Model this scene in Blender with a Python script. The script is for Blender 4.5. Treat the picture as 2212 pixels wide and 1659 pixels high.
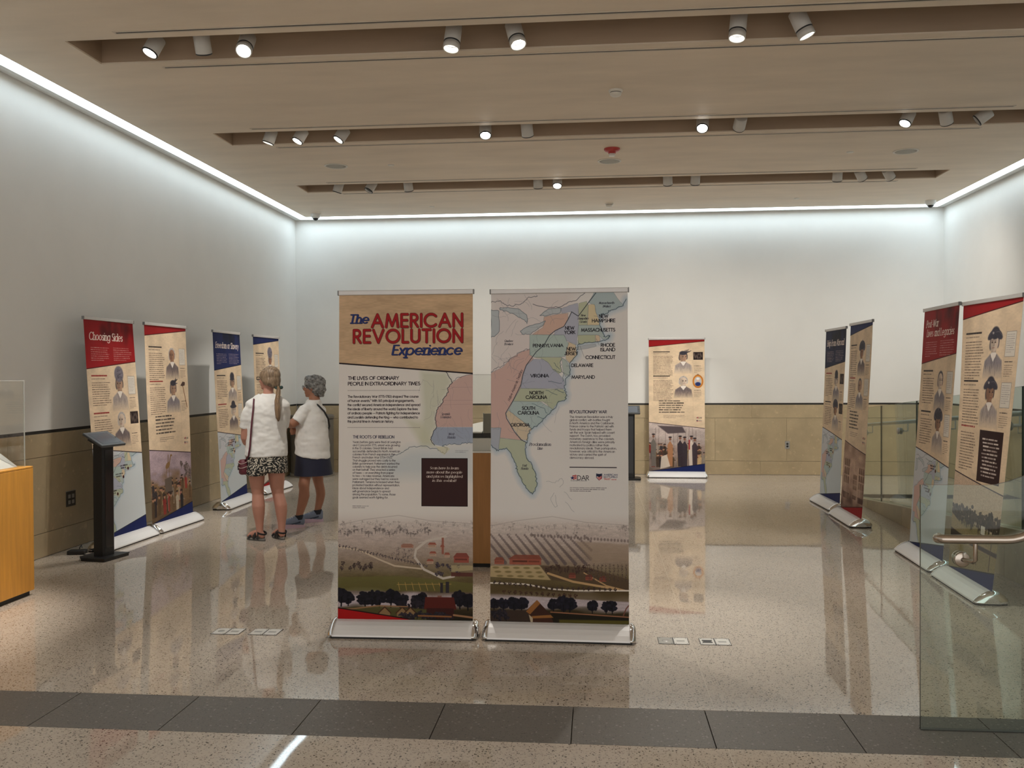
import bpy, bmesh, math, random
import numpy as np
from mathutils import Vector, Matrix, noise as mnoise

for _o in list(bpy.data.objects): bpy.data.objects.remove(_o)
SC = bpy.context.scene
COL = SC.collection

# ---------------------------------------------------------------- camera (metres; x along the back wall, y into the room, z up)
def set_camera():
    yaw, pitch, roll = .09158, -.01203, -.00497
    f = Vector((-math.sin(yaw) * math.cos(pitch), math.cos(yaw) * math.cos(pitch), math.sin(pitch)))
    r0 = Vector((math.cos(yaw), math.sin(yaw), 0)); u0 = r0.cross(f)
    r = r0 * math.cos(roll) + u0 * math.sin(roll); u = u0 * math.cos(roll) - r0 * math.sin(roll)
    cam = bpy.data.cameras.new('camera'); cam.sensor_fit = 'HORIZONTAL'; cam.sensor_width = 36.; cam.lens = 1981.27 * 36 / 2212
    cam.clip_start = .05; cam.clip_end = 200
    o = bpy.data.objects.new('camera', cam); COL.objects.link(o)
    m = Matrix((r, u, -f)).transposed().to_4x4(); m.translation = (0, 0, 1.62)
    o.matrix_world = m
    SC.camera = o
set_camera()

# ---------------------------------------------------------------- light levels and exposure
SC.view_settings.view_transform = 'Standard'; SC.view_settings.look = 'None'
SC.view_settings.gamma = 1.; SC.view_settings.use_curve_mapping = False
SC.view_settings.exposure = 1.1
SC.cycles.max_bounces = 10; SC.cycles.diffuse_bounces = 5; SC.cycles.glossy_bounces = 4; SC.cycles.transparent_max_bounces = 12
SC.cycles.caustics_reflective = False; SC.cycles.caustics_refractive = False
COVE = 3.1            # emission of the cove diffusers
LENS = 14.            # emission of a lit spotlight lens
SPOT = 110.            # watts of a lit spotlight
WASH = 26.            # watts of the heads that wash the back wall
WARM = (1., .94, .85)
COOL = (.74, .905, 1.)
W = bpy.data.worlds.new('lobby'); SC.world = W; W.use_nodes = True
W.node_tree.nodes['Background'].inputs[0].default_value = (1., .96, .91, 1); W.node_tree.nodes['Background'].inputs[1].default_value = .62

# ---------------------------------------------------------------- materials
MATS = {}
def nt_new(name):
    m = bpy.data.materials.new(name); m.use_nodes = True
    return m, m.node_tree, m.node_tree.nodes['Principled BSDF']
def tc(nt, kind='Object', scale=None):
    t = nt.nodes.new('ShaderNodeTexCoord'); out = t.outputs[kind]
    if scale is not None:
        mp = nt.nodes.new('ShaderNodeMapping'); mp.inputs['Scale'].default_value = scale if hasattr(scale, '__len__') else (scale,) * 3
        nt.links.new(out, mp.inputs[0]); out = mp.outputs[0]
    return out
def noise_node(nt, vec, scale, detail=3., rough=.55):
    n = nt.nodes.new('ShaderNodeTexNoise'); n.inputs['Scale'].default_value = scale; n.inputs['Detail'].default_value = detail; n.inputs['Roughness'].default_value = rough
    nt.links.new(vec, n.inputs['Vector']); return n
def ramp(nt, fac, stops, interp='LINEAR'):
    r = nt.nodes.new('ShaderNodeValToRGB'); cr = r.color_ramp; cr.interpolation = interp
    while len(cr.elements) < len(stops): cr.elements.new(.5)
    for e, (p, c) in zip(cr.elements, stops): e.position = p; e.color = (*c, 1) if len(c) == 3 else c
    nt.links.new(fac, r.inputs[0]); return r.outputs[0]
def mixc(nt, fac, a, b, mode='MIX'):
    m = nt.nodes.new('ShaderNodeMix'); m.data_type = 'RGBA'; m.blend_type = mode
    for s, v in ((0, fac), (6, a), (7, b)):
        if hasattr(v, 'is_linked'): nt.links.new(v, m.inputs[s])
        elif s == 0: m.inputs[0].default_value = v
        else: m.inputs[s].default_value = (*v, 1)
    return m.outputs[2]
def bump(nt, bs, height, strength=.2, dist=.01):
    b = nt.nodes.new('ShaderNodeBump'); b.inputs['Strength'].default_value = strength; b.inputs['Distance'].default_value = dist
    nt.links.new(height, b.inputs['Height']); nt.links.new(b.outputs[0], bs.inputs['Normal'])
def lin(c):
    return tuple((v / 12.92 if v <= .04045 else ((v + .055) / 1.055) ** 2.4) for v in c)
def mat(name, base, rough=.5, metal=0., var=.08, scale=8., bmp=0., bscale=60., spec=None, stretch=None, emit=None):
    """procedural material: base colour with slight noise variation and optional fine relief"""
    if name in MATS: return MATS[name]
    m, nt, bs = nt_new(name)
    v = tc(nt, 'Object', stretch or 1.)
    n = noise_node(nt, v, scale, 4.)
    c = ramp(nt, n.outputs['Fac'], [(.25, tuple(k * (1 - var) for k in base)), (.75, tuple(min(1, k * (1 + var)) for k in base))])
    nt.links.new(c, bs.inputs['Base Color'])
    bs.inputs['Roughness'].default_value = rough; bs.inputs['Metallic'].default_value = metal
    if spec is not None: bs.inputs['Specular IOR Level'].default_value = spec
    if bmp: bump(nt, bs, noise_node(nt, v, bscale, 3.).outputs['Fac'], bmp, .004)
    if emit: bs.inputs['Emission Color'].default_value = (*emit[0], 1); bs.inputs['Emission Strength'].default_value = emit[1]
    MATS[name] = m; return m

def terrazzo(name, base, dark, pale, chips=70., rough=.06, bump_s=.0):
    m, nt, bs = nt_new(name)
    v = tc(nt, 'Object')
    big = noise_node(nt, v, 1.3, 4.)
    col = mixc(nt, big.outputs['Fac'], tuple(k * .9 for k in base), tuple(k * 1.1 for k in base))
    for sc, lo, c, sz in ((chips * 1.15, .86, dark, .34), (chips * 2.1, .80, tuple(k * 1.6 for k in dark), .42), (chips * .8, .86, pale, .36), (chips * 1.6, .6, tuple(k * .80 for k in base), .45)):
        vo = nt.nodes.new('ShaderNodeTexVoronoi'); vo.inputs['Scale'].default_value = sc
        dn = noise_node(nt, v, sc * .9, 2.)
        dv = nt.nodes.new('ShaderNodeMix'); dv.data_type = 'RGBA'; dv.inputs[0].default_value = .012
        nt.links.new(v, dv.inputs[6]); nt.links.new(dn.outputs['Color'], dv.inputs[7]); nt.links.new(dv.outputs[2], vo.inputs['Vector'])
        a = nt.nodes.new('ShaderNodeMath'); a.operation = 'LESS_THAN'; a.inputs[1].default_value = sz; nt.links.new(vo.outputs['Distance'], a.inputs[0])
        sp = nt.nodes.new('ShaderNodeSeparateColor'); nt.links.new(vo.outputs['Color'], sp.inputs[0])
        b = nt.nodes.new('ShaderNodeMath'); b.operation = 'GREATER_THAN'; b.inputs[1].default_value = lo; nt.links.new(sp.outputs[0], b.inputs[0])
        k = nt.nodes.new('ShaderNodeMath'); k.operation = 'MULTIPLY'; nt.links.new(a.outputs[0], k.inputs[0]); nt.links.new(b.outputs[0], k.inputs[1])
        col = mixc(nt, k.outputs[0], col, c)
    nt.links.new(col, bs.inputs['Base Color']); bs.inputs['Roughness'].default_value = rough
    if bump_s: bump(nt, bs, noise_node(nt, v, 1.1, 2., .4).outputs['Fac'], 1., bump_s)
    MATS[name] = m; return m

def limestone(name, base):
    m, nt, bs = nt_new(name)
    oi = nt.nodes.new('ShaderNodeObjectInfo')
    v = tc(nt, 'Object')
    ad = nt.nodes.new('ShaderNodeVectorMath'); ad.operation = 'ADD'; nt.links.new(v, ad.inputs[0])
    sc = nt.nodes.new('ShaderNodeMath'); sc.operation = 'MULTIPLY'; sc.inputs[1].default_value = 37.; nt.links.new(oi.outputs['Random'], sc.inputs[0]); nt.links.new(sc.outputs[0], ad.inputs[1])
    a = noise_node(nt, ad.outputs[0], 3., 6., .6); b = noise_node(nt, ad.outputs[0], 14., 5., .7)
    c = ramp(nt, a.outputs['Fac'], [(.3, tuple(k * .86 for k in base)), (.7, tuple(k * 1.1 for k in base))])
    w = ramp(nt, b.outputs['Fac'], [(.58, (0, 0, 0)), (.7, (1, 1, 1))])
    c = mixc(nt, w, c, tuple(min(1, k * 1.28) for k in base))
    pv = ramp(nt, oi.outputs['Random'], [(0, (.94, .94, .93)), (1, (1.0, .99, .97))])
    c = mixc(nt, 1., c, pv, 'MULTIPLY')
    nt.links.new(c, bs.inputs['Base Color']); bs.inputs['Roughness'].default_value = .38
    MATS[name] = m; return m

def wood(name, base):
    m, nt, bs = nt_new(name)
    v = tc(nt, 'Object', (7., 7., .5))
    n = noise_node(nt, v, 4., 5., .6); f = noise_node(nt, tc(nt, 'Object', (90., 90., 2.)), 3., 3.)
    c = ramp(nt, n.outputs['Fac'], [(.3, tuple(k * .82 for k in base)), (.7, tuple(k * 1.12 for k in base))])
    c = mixc(nt, .3, c, ramp(nt, f.outputs['Fac'], [(.35, tuple(k * .75 for k in base)), (.65, base)]))
    nt.links.new(c, bs.inputs['Base Color']); bs.inputs['Roughness'].default_value = .38
    MATS[name] = m; return m

def glass(name, tint, gloss=1.45, rough=0.):
    """thin architectural glass: tinted see-through pane with a Fresnel reflection"""
    m = bpy.data.materials.new(name); m.use_nodes = True; nt = m.node_tree; nt.nodes.clear()
    out = nt.nodes.new('ShaderNodeOutputMaterial'); mx = nt.nodes.new('ShaderNodeMixShader'); t = nt.nodes.new('ShaderNodeBsdfTransparent'); g = nt.nodes.new('ShaderNodeBsdfGlossy'); fr = nt.nodes.new('ShaderNodeFresnel')
    ge = nt.nodes.new('ShaderNodeNewGeometry'); io = nt.nodes.new('ShaderNodeMapRange'); io.inputs[3].default_value = gloss; io.inputs[4].default_value = 1 / gloss
    nt.links.new(ge.outputs['Backfacing'], io.inputs[0]); nt.links.new(io.outputs[0], fr.inputs[0]); g.inputs['Roughness'].default_value = rough
    n = noise_node(nt, tc(nt, 'Object'), 2., 2.)
    c = ramp(nt, n.outputs['Fac'], [(.3, tint), (.7, tuple(min(1, k * 1.01) for k in tint))])
    nt.links.new(c, t.inputs[0]); nt.links.new(fr.outputs[0], mx.inputs[0]); nt.links.new(t.outputs[0], mx.inputs[1]); nt.links.new(g.outputs[0], mx.inputs[2]); nt.links.new(mx.outputs[0], out.inputs[0])
    MATS[name] = m; return m

def glow(name, col, strength):
    m = bpy.data.materials.new(name); m.use_nodes = True; nt = m.node_tree; bs = nt.nodes['Principled BSDF']
    n = noise_node(nt, tc(nt, 'Object'), 3., 2.)
    c = ramp(nt, n.outputs['Fac'], [(.2, tuple(k * .97 for k in col)), (.8, col)])
    nt.links.new(c, bs.inputs['Emission Color']); bs.inputs['Emission Strength'].default_value = strength; bs.inputs['Base Color'].default_value = (.8, .8, .8, 1)
    MATS[name] = m; return m

def printed(name, img, rough=.6):
    m, nt, bs = nt_new(name)
    t = nt.nodes.new('ShaderNodeTexImage'); t.image = img; t.interpolation = 'Linear'; t.extension = 'EXTEND'
    n = noise_node(nt, tc(nt, 'Object'), 900., 1.)
    c = mixc(nt, 1., t.outputs[0], ramp(nt, n.outputs['Fac'], [(.2, (.96, .96, .96)), (.8, (1, 1, 1))]), 'MULTIPLY')
    nt.links.new(c, bs.inputs['Base Color']); bs.inputs['Roughness'].default_value = rough; bs.inputs['Specular IOR Level'].default_value = .16
    bump(nt, bs, noise_node(nt, tc(nt, 'Object', (3., 3., 1.)), 1.4, 2.).outputs['Fac'], .5, .012)
    return m

# ---------------------------------------------------------------- mesh helpers
class MB:
    """collects shapes; build() links them as ONE mesh object"""
    def __init__(s): s.v = []; s.f = []; s.m = []; s.sm = []
    def add(s, vs, fs, mi=0, smooth=False):
        o = len(s.v); s.v += [tuple(p) for p in vs]
        for f in fs: s.f.append([o + i for i in f]); s.m.append(mi); s.sm.append(smooth)
        return s
    def box(s, x0, y0, z0, x1, y1, z1, bev=0., mi=0):
        if bev <= 0:
            s.add([(x, y, z) for z in (z0, z1) for y in (y0, y1) for x in (x0, x1)], [(0, 2, 3, 1), (4, 5, 7, 6), (0, 1, 5, 4), (2, 6, 7, 3), (1, 3, 7, 5), (0, 4, 6, 2)], mi)
        else:
            bm = bmesh.new(); bmesh.ops.create_cube(bm, size=1.)
            for v in bm.verts: v.co = ((x0 + x1) / 2 + v.co.x * (x1 - x0), (y0 + y1) / 2 + v.co.y * (y1 - y0), (z0 + z1) / 2 + v.co.z * (z1 - z0))
            bmesh.ops.bevel(bm, geom=bm.edges[:], offset=bev, segments=2, affect='EDGES', profile=.5)
            bm.verts.index_update(); s.add([v.co[:] for v in bm.verts], [[v.index for v in f.verts] for f in bm.faces], mi); bm.free()
        return s
    def prism(s, prof, axis, a, b, mi=0, smooth=False, caps=True):
        """closed 2-D profile swept along an axis ('x','y','z')"""
        def P(p, t): return {'x': (t, p[0], p[1]), 'y': (p[0], t, p[1]), 'z': (p[0], p[1], t)}[axis]
        n = len(prof); vs = [P(p, a) for p in prof] + [P(p, b) for p in prof]
        s.add(vs, [(i, (i + 1) % n, n + (i + 1) % n, n + i) for i in range(n)], mi, smooth)
        if caps: s.add(vs, [list(range(n))[::-1], list(range(n, 2 * n))], mi)
        return s
    def lathe(s, prof, c=(0, 0, 0), n=24, mi=0, smooth=True, M=None, caps=False):
        vs = []; fs = []
        for r, z in prof:
            for i in range(n):
                a = 2 * math.pi * i / n; p = Vector((r * math.cos(a), r * math.sin(a), z))
                vs.append((M @ p if M else p) + Vector(c))
        for j in range(len(prof) - 1):
            for i in range(n): fs.append((j * n + i, j * n + (i + 1) % n, (j + 1) * n + (i + 1) % n, (j + 1) * n + i))
        s.add(vs, fs, mi, smooth)
        if caps and prof[0][0] > 1e-6: s.add(vs[:n], [list(range(n))[::-1]], mi)
        if caps and prof[-1][0] > 1e-6: s.add(vs[-n:], [list(range(n))], mi)
        return s
    def tube(s, pts, rad, n=10, mi=0, caps=True, flat=1., smooth=True):
        """tapered tube along points; rad a number or list; flat squashes one side"""
        pts = [Vector(p) for p in pts]; R = rad if hasattr(rad, '__len__') else [rad] * len(pts)
        up = Vector((0, 0, 1)); vs = []; prev = None
        for i, p in enumerate(pts):
            t = (pts[min(i + 1, len(pts) - 1)] - pts[max(i - 1, 0)]).normalized()
            a = prev if prev is not None else (up if abs(t.z) < .9 else Vector((1, 0, 0)))
            x = (a - t * a.dot(t)); x = x.normalized() if x.length > 1e-6 else t.orthogonal().normalized(); y = t.cross(x); prev = x
            for k in range(n):
                an = 2 * math.pi * k / n; vs.append(p + x * (R[i] * math.cos(an)) + y * (R[i] * flat * math.sin(an)))
        fs = [(j * n + k, j * n + (k + 1) % n, (j + 1) * n + (k + 1) % n, (j + 1) * n + k) for j in range(len(pts) - 1) for k in range(n)]
        s.add(vs, fs, mi, smooth)
        if caps: s.add(vs, [list(range(n))[::-1], list(range(len(vs) - n, len(vs)))], mi)
        return s
    def ball(s, c, r, n=14, mi=0, rot=None):
        rx, ry, rz = r if hasattr(r, '__len__') else (r, r, r)
        vs = []; fs = []; m = max(6, n // 2 + 2)
        for j in range(1, m):
            ph = math.pi * j / m
            for i in range(n):
                th = 2 * math.pi * i / n
                p = Vector((rx * math.sin(ph) * math.cos(th), ry * math.sin(ph) * math.sin(th), rz * math.cos(ph)))
                vs.append((rot @ p if rot else p) + Vector(c))
        t = Vector((0, 0, rz)); b = -t
        vs += [(rot @ t if rot else t) + Vector(c), (rot @ b if rot else b) + Vector(c)]
        for j in range(m - 2):
            for i in range(n): fs.append((j * n + i, (j + 1) * n + i, (j + 1) * n + (i + 1) % n, j * n + (i + 1) % n))
        N = len(vs)
        for i in range(n): fs.append((N - 2, i, (i + 1) % n)); fs.append((N - 1, (m - 2) * n + (i + 1) % n, (m - 2) * n + i))
        return s.add(vs, fs, mi, True)
    def loft(s, rings, n=24, mi=0, caps=True, smooth=True):
        """rings: (cx, cy, z, rx, ry[, power[, twist]]) stacked ellipses"""
        vs = []
        for q in rings:
            cx, cy, z, rx, ry = q[:5]; pw = q[5] if len(q) > 5 else 1.; tw = q[6] if len(q) > 6 else 0.
            for i in range(n):
                a = 2 * math.pi * i / n; ca, sa = math.cos(a), math.sin(a)
                x = rx * math.copysign(abs(ca) ** pw, ca); y = ry * math.copysign(abs(sa) ** pw, sa)
                vs.append((cx + x * math.cos(tw) - y * math.sin(tw), cy + x * math.sin(tw) + y * math.cos(tw), z))
        fs = [(j * n + k, j * n + (k + 1) % n, (j + 1) * n + (k + 1) % n, (j + 1) * n + k) for j in range(len(rings) - 1) for k in range(n)]
        s.add(vs, fs, mi, smooth)
        if caps: s.add(vs, [list(range(n))[::-1], list(range(len(vs) - n, len(vs)))], mi)
        return s
    def mesh(s, name, mats):
        me = bpy.data.meshes.new(name); me.from_pydata(s.v, [], s.f)
        for m in (mats if isinstance(mats, (list, tuple)) else [mats]): me.materials.append(m)
        me.polygons.foreach_set('material_index', s.m); me.polygons.foreach_set('use_smooth', s.sm)
        bm = bmesh.new(); bm.from_mesh(me); bmesh.ops.recalc_face_normals(bm, faces=bm.faces[:]); bm.to_mesh(me); bm.free()
        me.update(); return me
    def build(s, name, mats, parent=None, loc=None, rz=0.):
        return link(name, s.mesh(name, mats), parent, loc, rz)

def link(name, data, parent=None, loc=None, rz=0.):
    o = bpy.data.objects.new(name, data); COL.objects.link(o)
    if loc is not None: o.location = loc
    if rz: o.rotation_euler = (0, 0, rz)
    if parent is not None: o.parent = parent
    return o
def tag(o, label, cat=None, group=None):
    o['label'] = label
    if cat: o['category'] = cat
    if group: o['group'] = group
    return o
def thing(name, label, cat, loc=(0, 0, 0), rz=0., group=None):
    o = bpy.data.objects.new(name, None); COL.objects.link(o); o.empty_display_size = .1
    o.location = loc; o.rotation_euler = (0, 0, rz)
    return tag(o, label, cat, group)
def struct(name, mb, mats, parent=None):
    o = mb.build(name, mats, parent)
    if parent is None: o['kind'] = 'structure'
    return o
# ---------------------------------------------------------------- flat print: a small numpy painter for banner graphics
def arc(cx, cy, rx, ry, a0, a1, n=None):
    n = n or max(4, int(abs(a1 - a0) / 18))
    return [(cx + rx * math.cos(math.radians(a0 + (a1 - a0) * i / n)), cy + ry * math.sin(math.radians(a0 + (a1 - a0) * i / n))) for i in range(n + 1)]

def _glyphs():
    G = {}
    def g(ch, adv, *st): G[ch] = (adv, [list(s) for s in st])
    X = .68
    g('A', .84, [(0, 0), (.42, 1), (.84, 0)], [(.14, .33), (.7, .33)])
    g('B', .56, [(0, 0), (0, 1), (.26, 1)] + arc(.28, .76, .23, .24, 90, -90) + [(0, .52)], [(.26, .52)] + arc(.29, .26, .27, .26, 90, -90) + [(0, 0)])
    g('C', .88, arc(.5, .5, .5, .5, 42, 318))
    g('D', .74, [(0, 0), (0, 1), (.25, 1)] + arc(.25, .5, .49, .5, 90, -90) + [(0, 0)])
    g('E', .48, [(.48, 0), (0, 0), (0, 1), (.48, 1)], [(0, .52), (.44, .52)])
    g('F', .45, [(0, 0), (0, 1), (.45, 1)], [(0, .52), (.4, .52)])
    g('G', 1., arc(.5, .5, .5, .5, 42, 352) + [(1, .48), (.58, .48)])
    g('H', .64, [(0, 0), (0, 1)], [(.64, 0), (.64, 1)], [(0, .53), (.64, .53)])
    g('I', .0, [(0, 0), (0, 1)])
    g('J', .38, [(.38, 1), (.38, .22)] + arc(.19, .22, .19, .22, 0, -170))
    g('K', .6, [(0, 0), (0, 1)], [(.55, 1), (.02, .45)], [(.18, .6), (.6, 0)])
    g('L', .42, [(0, 1), (0, 0), (.42, 0)])
    g('M', .94, [(0, 0), (.13, 1), (.47, .08), (.81, 1), (.94, 0)])
    g('N', .66, [(0, 0), (0, 1), (.66, 0), (.66, 1)])
    g('O', 1., arc(.5, .5, .5, .5, 0, 360))
    g('P', .5, [(0, 0), (0, 1), (.24, 1)] + arc(.24, .73, .26, .27, 90, -90) + [(0, .46)])
    g('Q', 1., arc(.5, .5, .5, .5, 0, 360), [(.6, .3), (1, -.05)])
    g('R', .53, [(0, 0), (0, 1), (.24, 1)] + arc(.24, .74, .25, .26, 90, -90) + [(0, .48)], [(.22, .48), (.53, 0)])
    g('S', .54, arc(.27, .75, .23, .25, 35, 270) + arc(.27, .25, .27, .25, 90, -145))
    g('T', .6, [(0, 1), (.6, 1)], [(.3, 1), (.3, 0)])
    g('U', .62, [(0, 1), (0, .3)] + arc(.31, .3, .31, .3, 180, 360) + [(.62, 1)])
    g('V', .78, [(0, 1), (.39, 0), (.78, 1)])
    g('W', 1.1, [(0, 1), (.28, 0), (.55, .9), (.82, 0), (1.1, 1)])
    g('X', .66, [(0, 0), (.66, 1)], [(0, 1), (.66, 0)])
    g('Y', .66, [(0, 1), (.33, .48), (.66, 1)], [(.33, .48), (.33, 0)])
    g('Z', .58, [(0, 1), (.58, 1), (0, 0), (.58, 0)])
    r = X / 2
    o = arc(r, r, r, r, 0, 360)
    g('a', X, o, [(X, X), (X, 0)])
    g('b', X, [(0, 1), (0, 0)], o)
    g('c', .58, arc(r, r, r, r, 48, 312))
    g('d', X, o, [(X, 1), (X, 0)])
    g('e', X, [(.02, r), (X, r)] + arc(r, r, r, r, 0, 312))
    g('f', .26, arc(.28, .82, .17, .18, 60, 180) + [(.11, 0)], [(-.04, .66), (.28, .66)])
    g('g', X, o, [(X, X), (X, -.08)] + arc(r, -.08, r, .24, 0, -150))
    g('h', .5, [(0, 1), (0, 0)], arc(.25, .42, .25, .26, 180, 0) + [(.5, 0)])
    g('i', .0, [(0, 0), (0, X)], [(0, .93), (0, .95)])
    g('j', .05, [(.05, X), (.05, -.15)] + arc(-.08, -.15, .13, .14, 0, -110), [(.05, .93), (.05, .95)])
    g('k', .46, [(0, 0), (0, 1)], [(.42, X), (.02, .3)], [(.14, .42), (.46, 0)])
    g('l', .0, [(0, 0), (0, 1)])
    g('m', .86, [(0, 0), (0, X)], arc(.215, .44, .215, .24, 180, 0) + [(.43, 0)], arc(.645, .44, .215, .24, 180, 0) + [(.86, 0)])
    g('n', .5, [(0, 0), (0, X)], arc(.25, .42, .25, .26, 180, 0) + [(.5, 0)])
    g('o', X, o)
    g('p', X, [(0, X), (0, -.32)], o)
    g('q', X, o, [(X, X), (X, -.32)])
    g('r', .26, [(0, 0), (0, X)], arc(.24, .42, .24, .26, 180, 80))
    g('s', .36, arc(.18, .51, .15, .17, 30, 270) + arc(.18, .17, .18, .17, 90, -150))
    g('t', .24, [(.1, .95), (.1, 0)], [(-.05, .66), (.26, .66)])
    g('u', .5, [(0, X), (0, .26)] + arc(.25, .26, .25, .26, 180, 360), [(.5, X), (.5, 0)])
    g('v', .5, [(0, X), (.25, 0), (.5, X)])
    g('w', .8, [(0, X), (.2, 0), (.4, .6), (.6, 0), (.8, X)])
    g('x', .48, [(0, 0), (.48, X)], [(0, X), (.48, 0)])
    g('y', .5, [(0, X), (.25, .02)], [(.5, X), (.12, -.32)])
    g('z', .42, [(0, X), (.42, X), (0, 0), (.42, 0)])
    g('0', .56, arc(.28, .5, .28, .5, 0, 360)); g('1', .2, [(0, .86), (.16, 1), (.16, 0)])
    g('2', .5, arc(.25, .74, .25, .26, 170, -35) + [(0, 0), (.5, 0)])
    g('3', .5, arc(.23, .76, .21, .24, 150, -90) + arc(.23, .26, .26, .26, 90, -150))
    g('4', .56, [(.42, 0), (.42, 1), (0, .28), (.56, .28)])
    g('5', .5, [(.45, 1), (.12, 1), (.06, .58)] + arc(.23, .32, .26, .32, 110, -150))
    g('6', .54, [(.36, 1), (.06, .45)] + arc(.27, .3, .27, .3, 150, -210))
    g('7', .5, [(0, 1), (.5, 1), (.15, 0)])
    g('8', .5, arc(.25, .76, .21, .24, -90, 270) + arc(.25, .26, .25, .26, 90, 450))
    g('9', .54, [(.18, 0), (.48, .55)] + arc(.27, .7, .27, .3, -30, 330))
    g('.', .04, [(.02, 0), (.02, .03)]); g(',', .06, [(.05, .03), (0, -.14)])
    g('-', .3, [(0, .36), (.3, .36)]); g('_', .9, [(0, .36), (.9, .36)])
    g("'", .04, [(.03, 1), (.02, .78)]); g('"', .2, [(.03, 1), (.02, .78)], [(.18, 1), (.17, .78)])
    g('(', .2, arc(.36, .4, .34, .7, 130, 230)); g(')', .2, arc(-.14, .4, .34, .7, 50, -50))
    g('!', .04, [(.03, 1), (.03, .3)], [(.03, 0), (.03, .03)]); g(' ', .18)
    return G
GLYPH = _glyphs()

def shade(c, f): return [v * f for v in c]

def vnoise(h, w, sy, sx, seed):
    r = np.random.default_rng(seed)
    gy, gx = int(h / sy) + 3, int(w / sx) + 3
    a = r.random((gy, gx))
    y = np.arange(h) / sy; x = np.arange(w) / sx
    yi = y.astype(int); xi = x.astype(int); fy = (y - yi)[:, None]; fx = (x - xi)[None, :]
    fy = fy * fy * (3 - 2 * fy); fx = fx * fx * (3 - 2 * fx)
    p = a[yi][:, xi]; q = a[yi][:, xi + 1]; s = a[yi + 1][:, xi]; t = a[yi + 1][:, xi + 1]
    return (p * (1 - fx) + q * fx) * (1 - fy) + (s * (1 - fx) + t * fx) * fy

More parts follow.
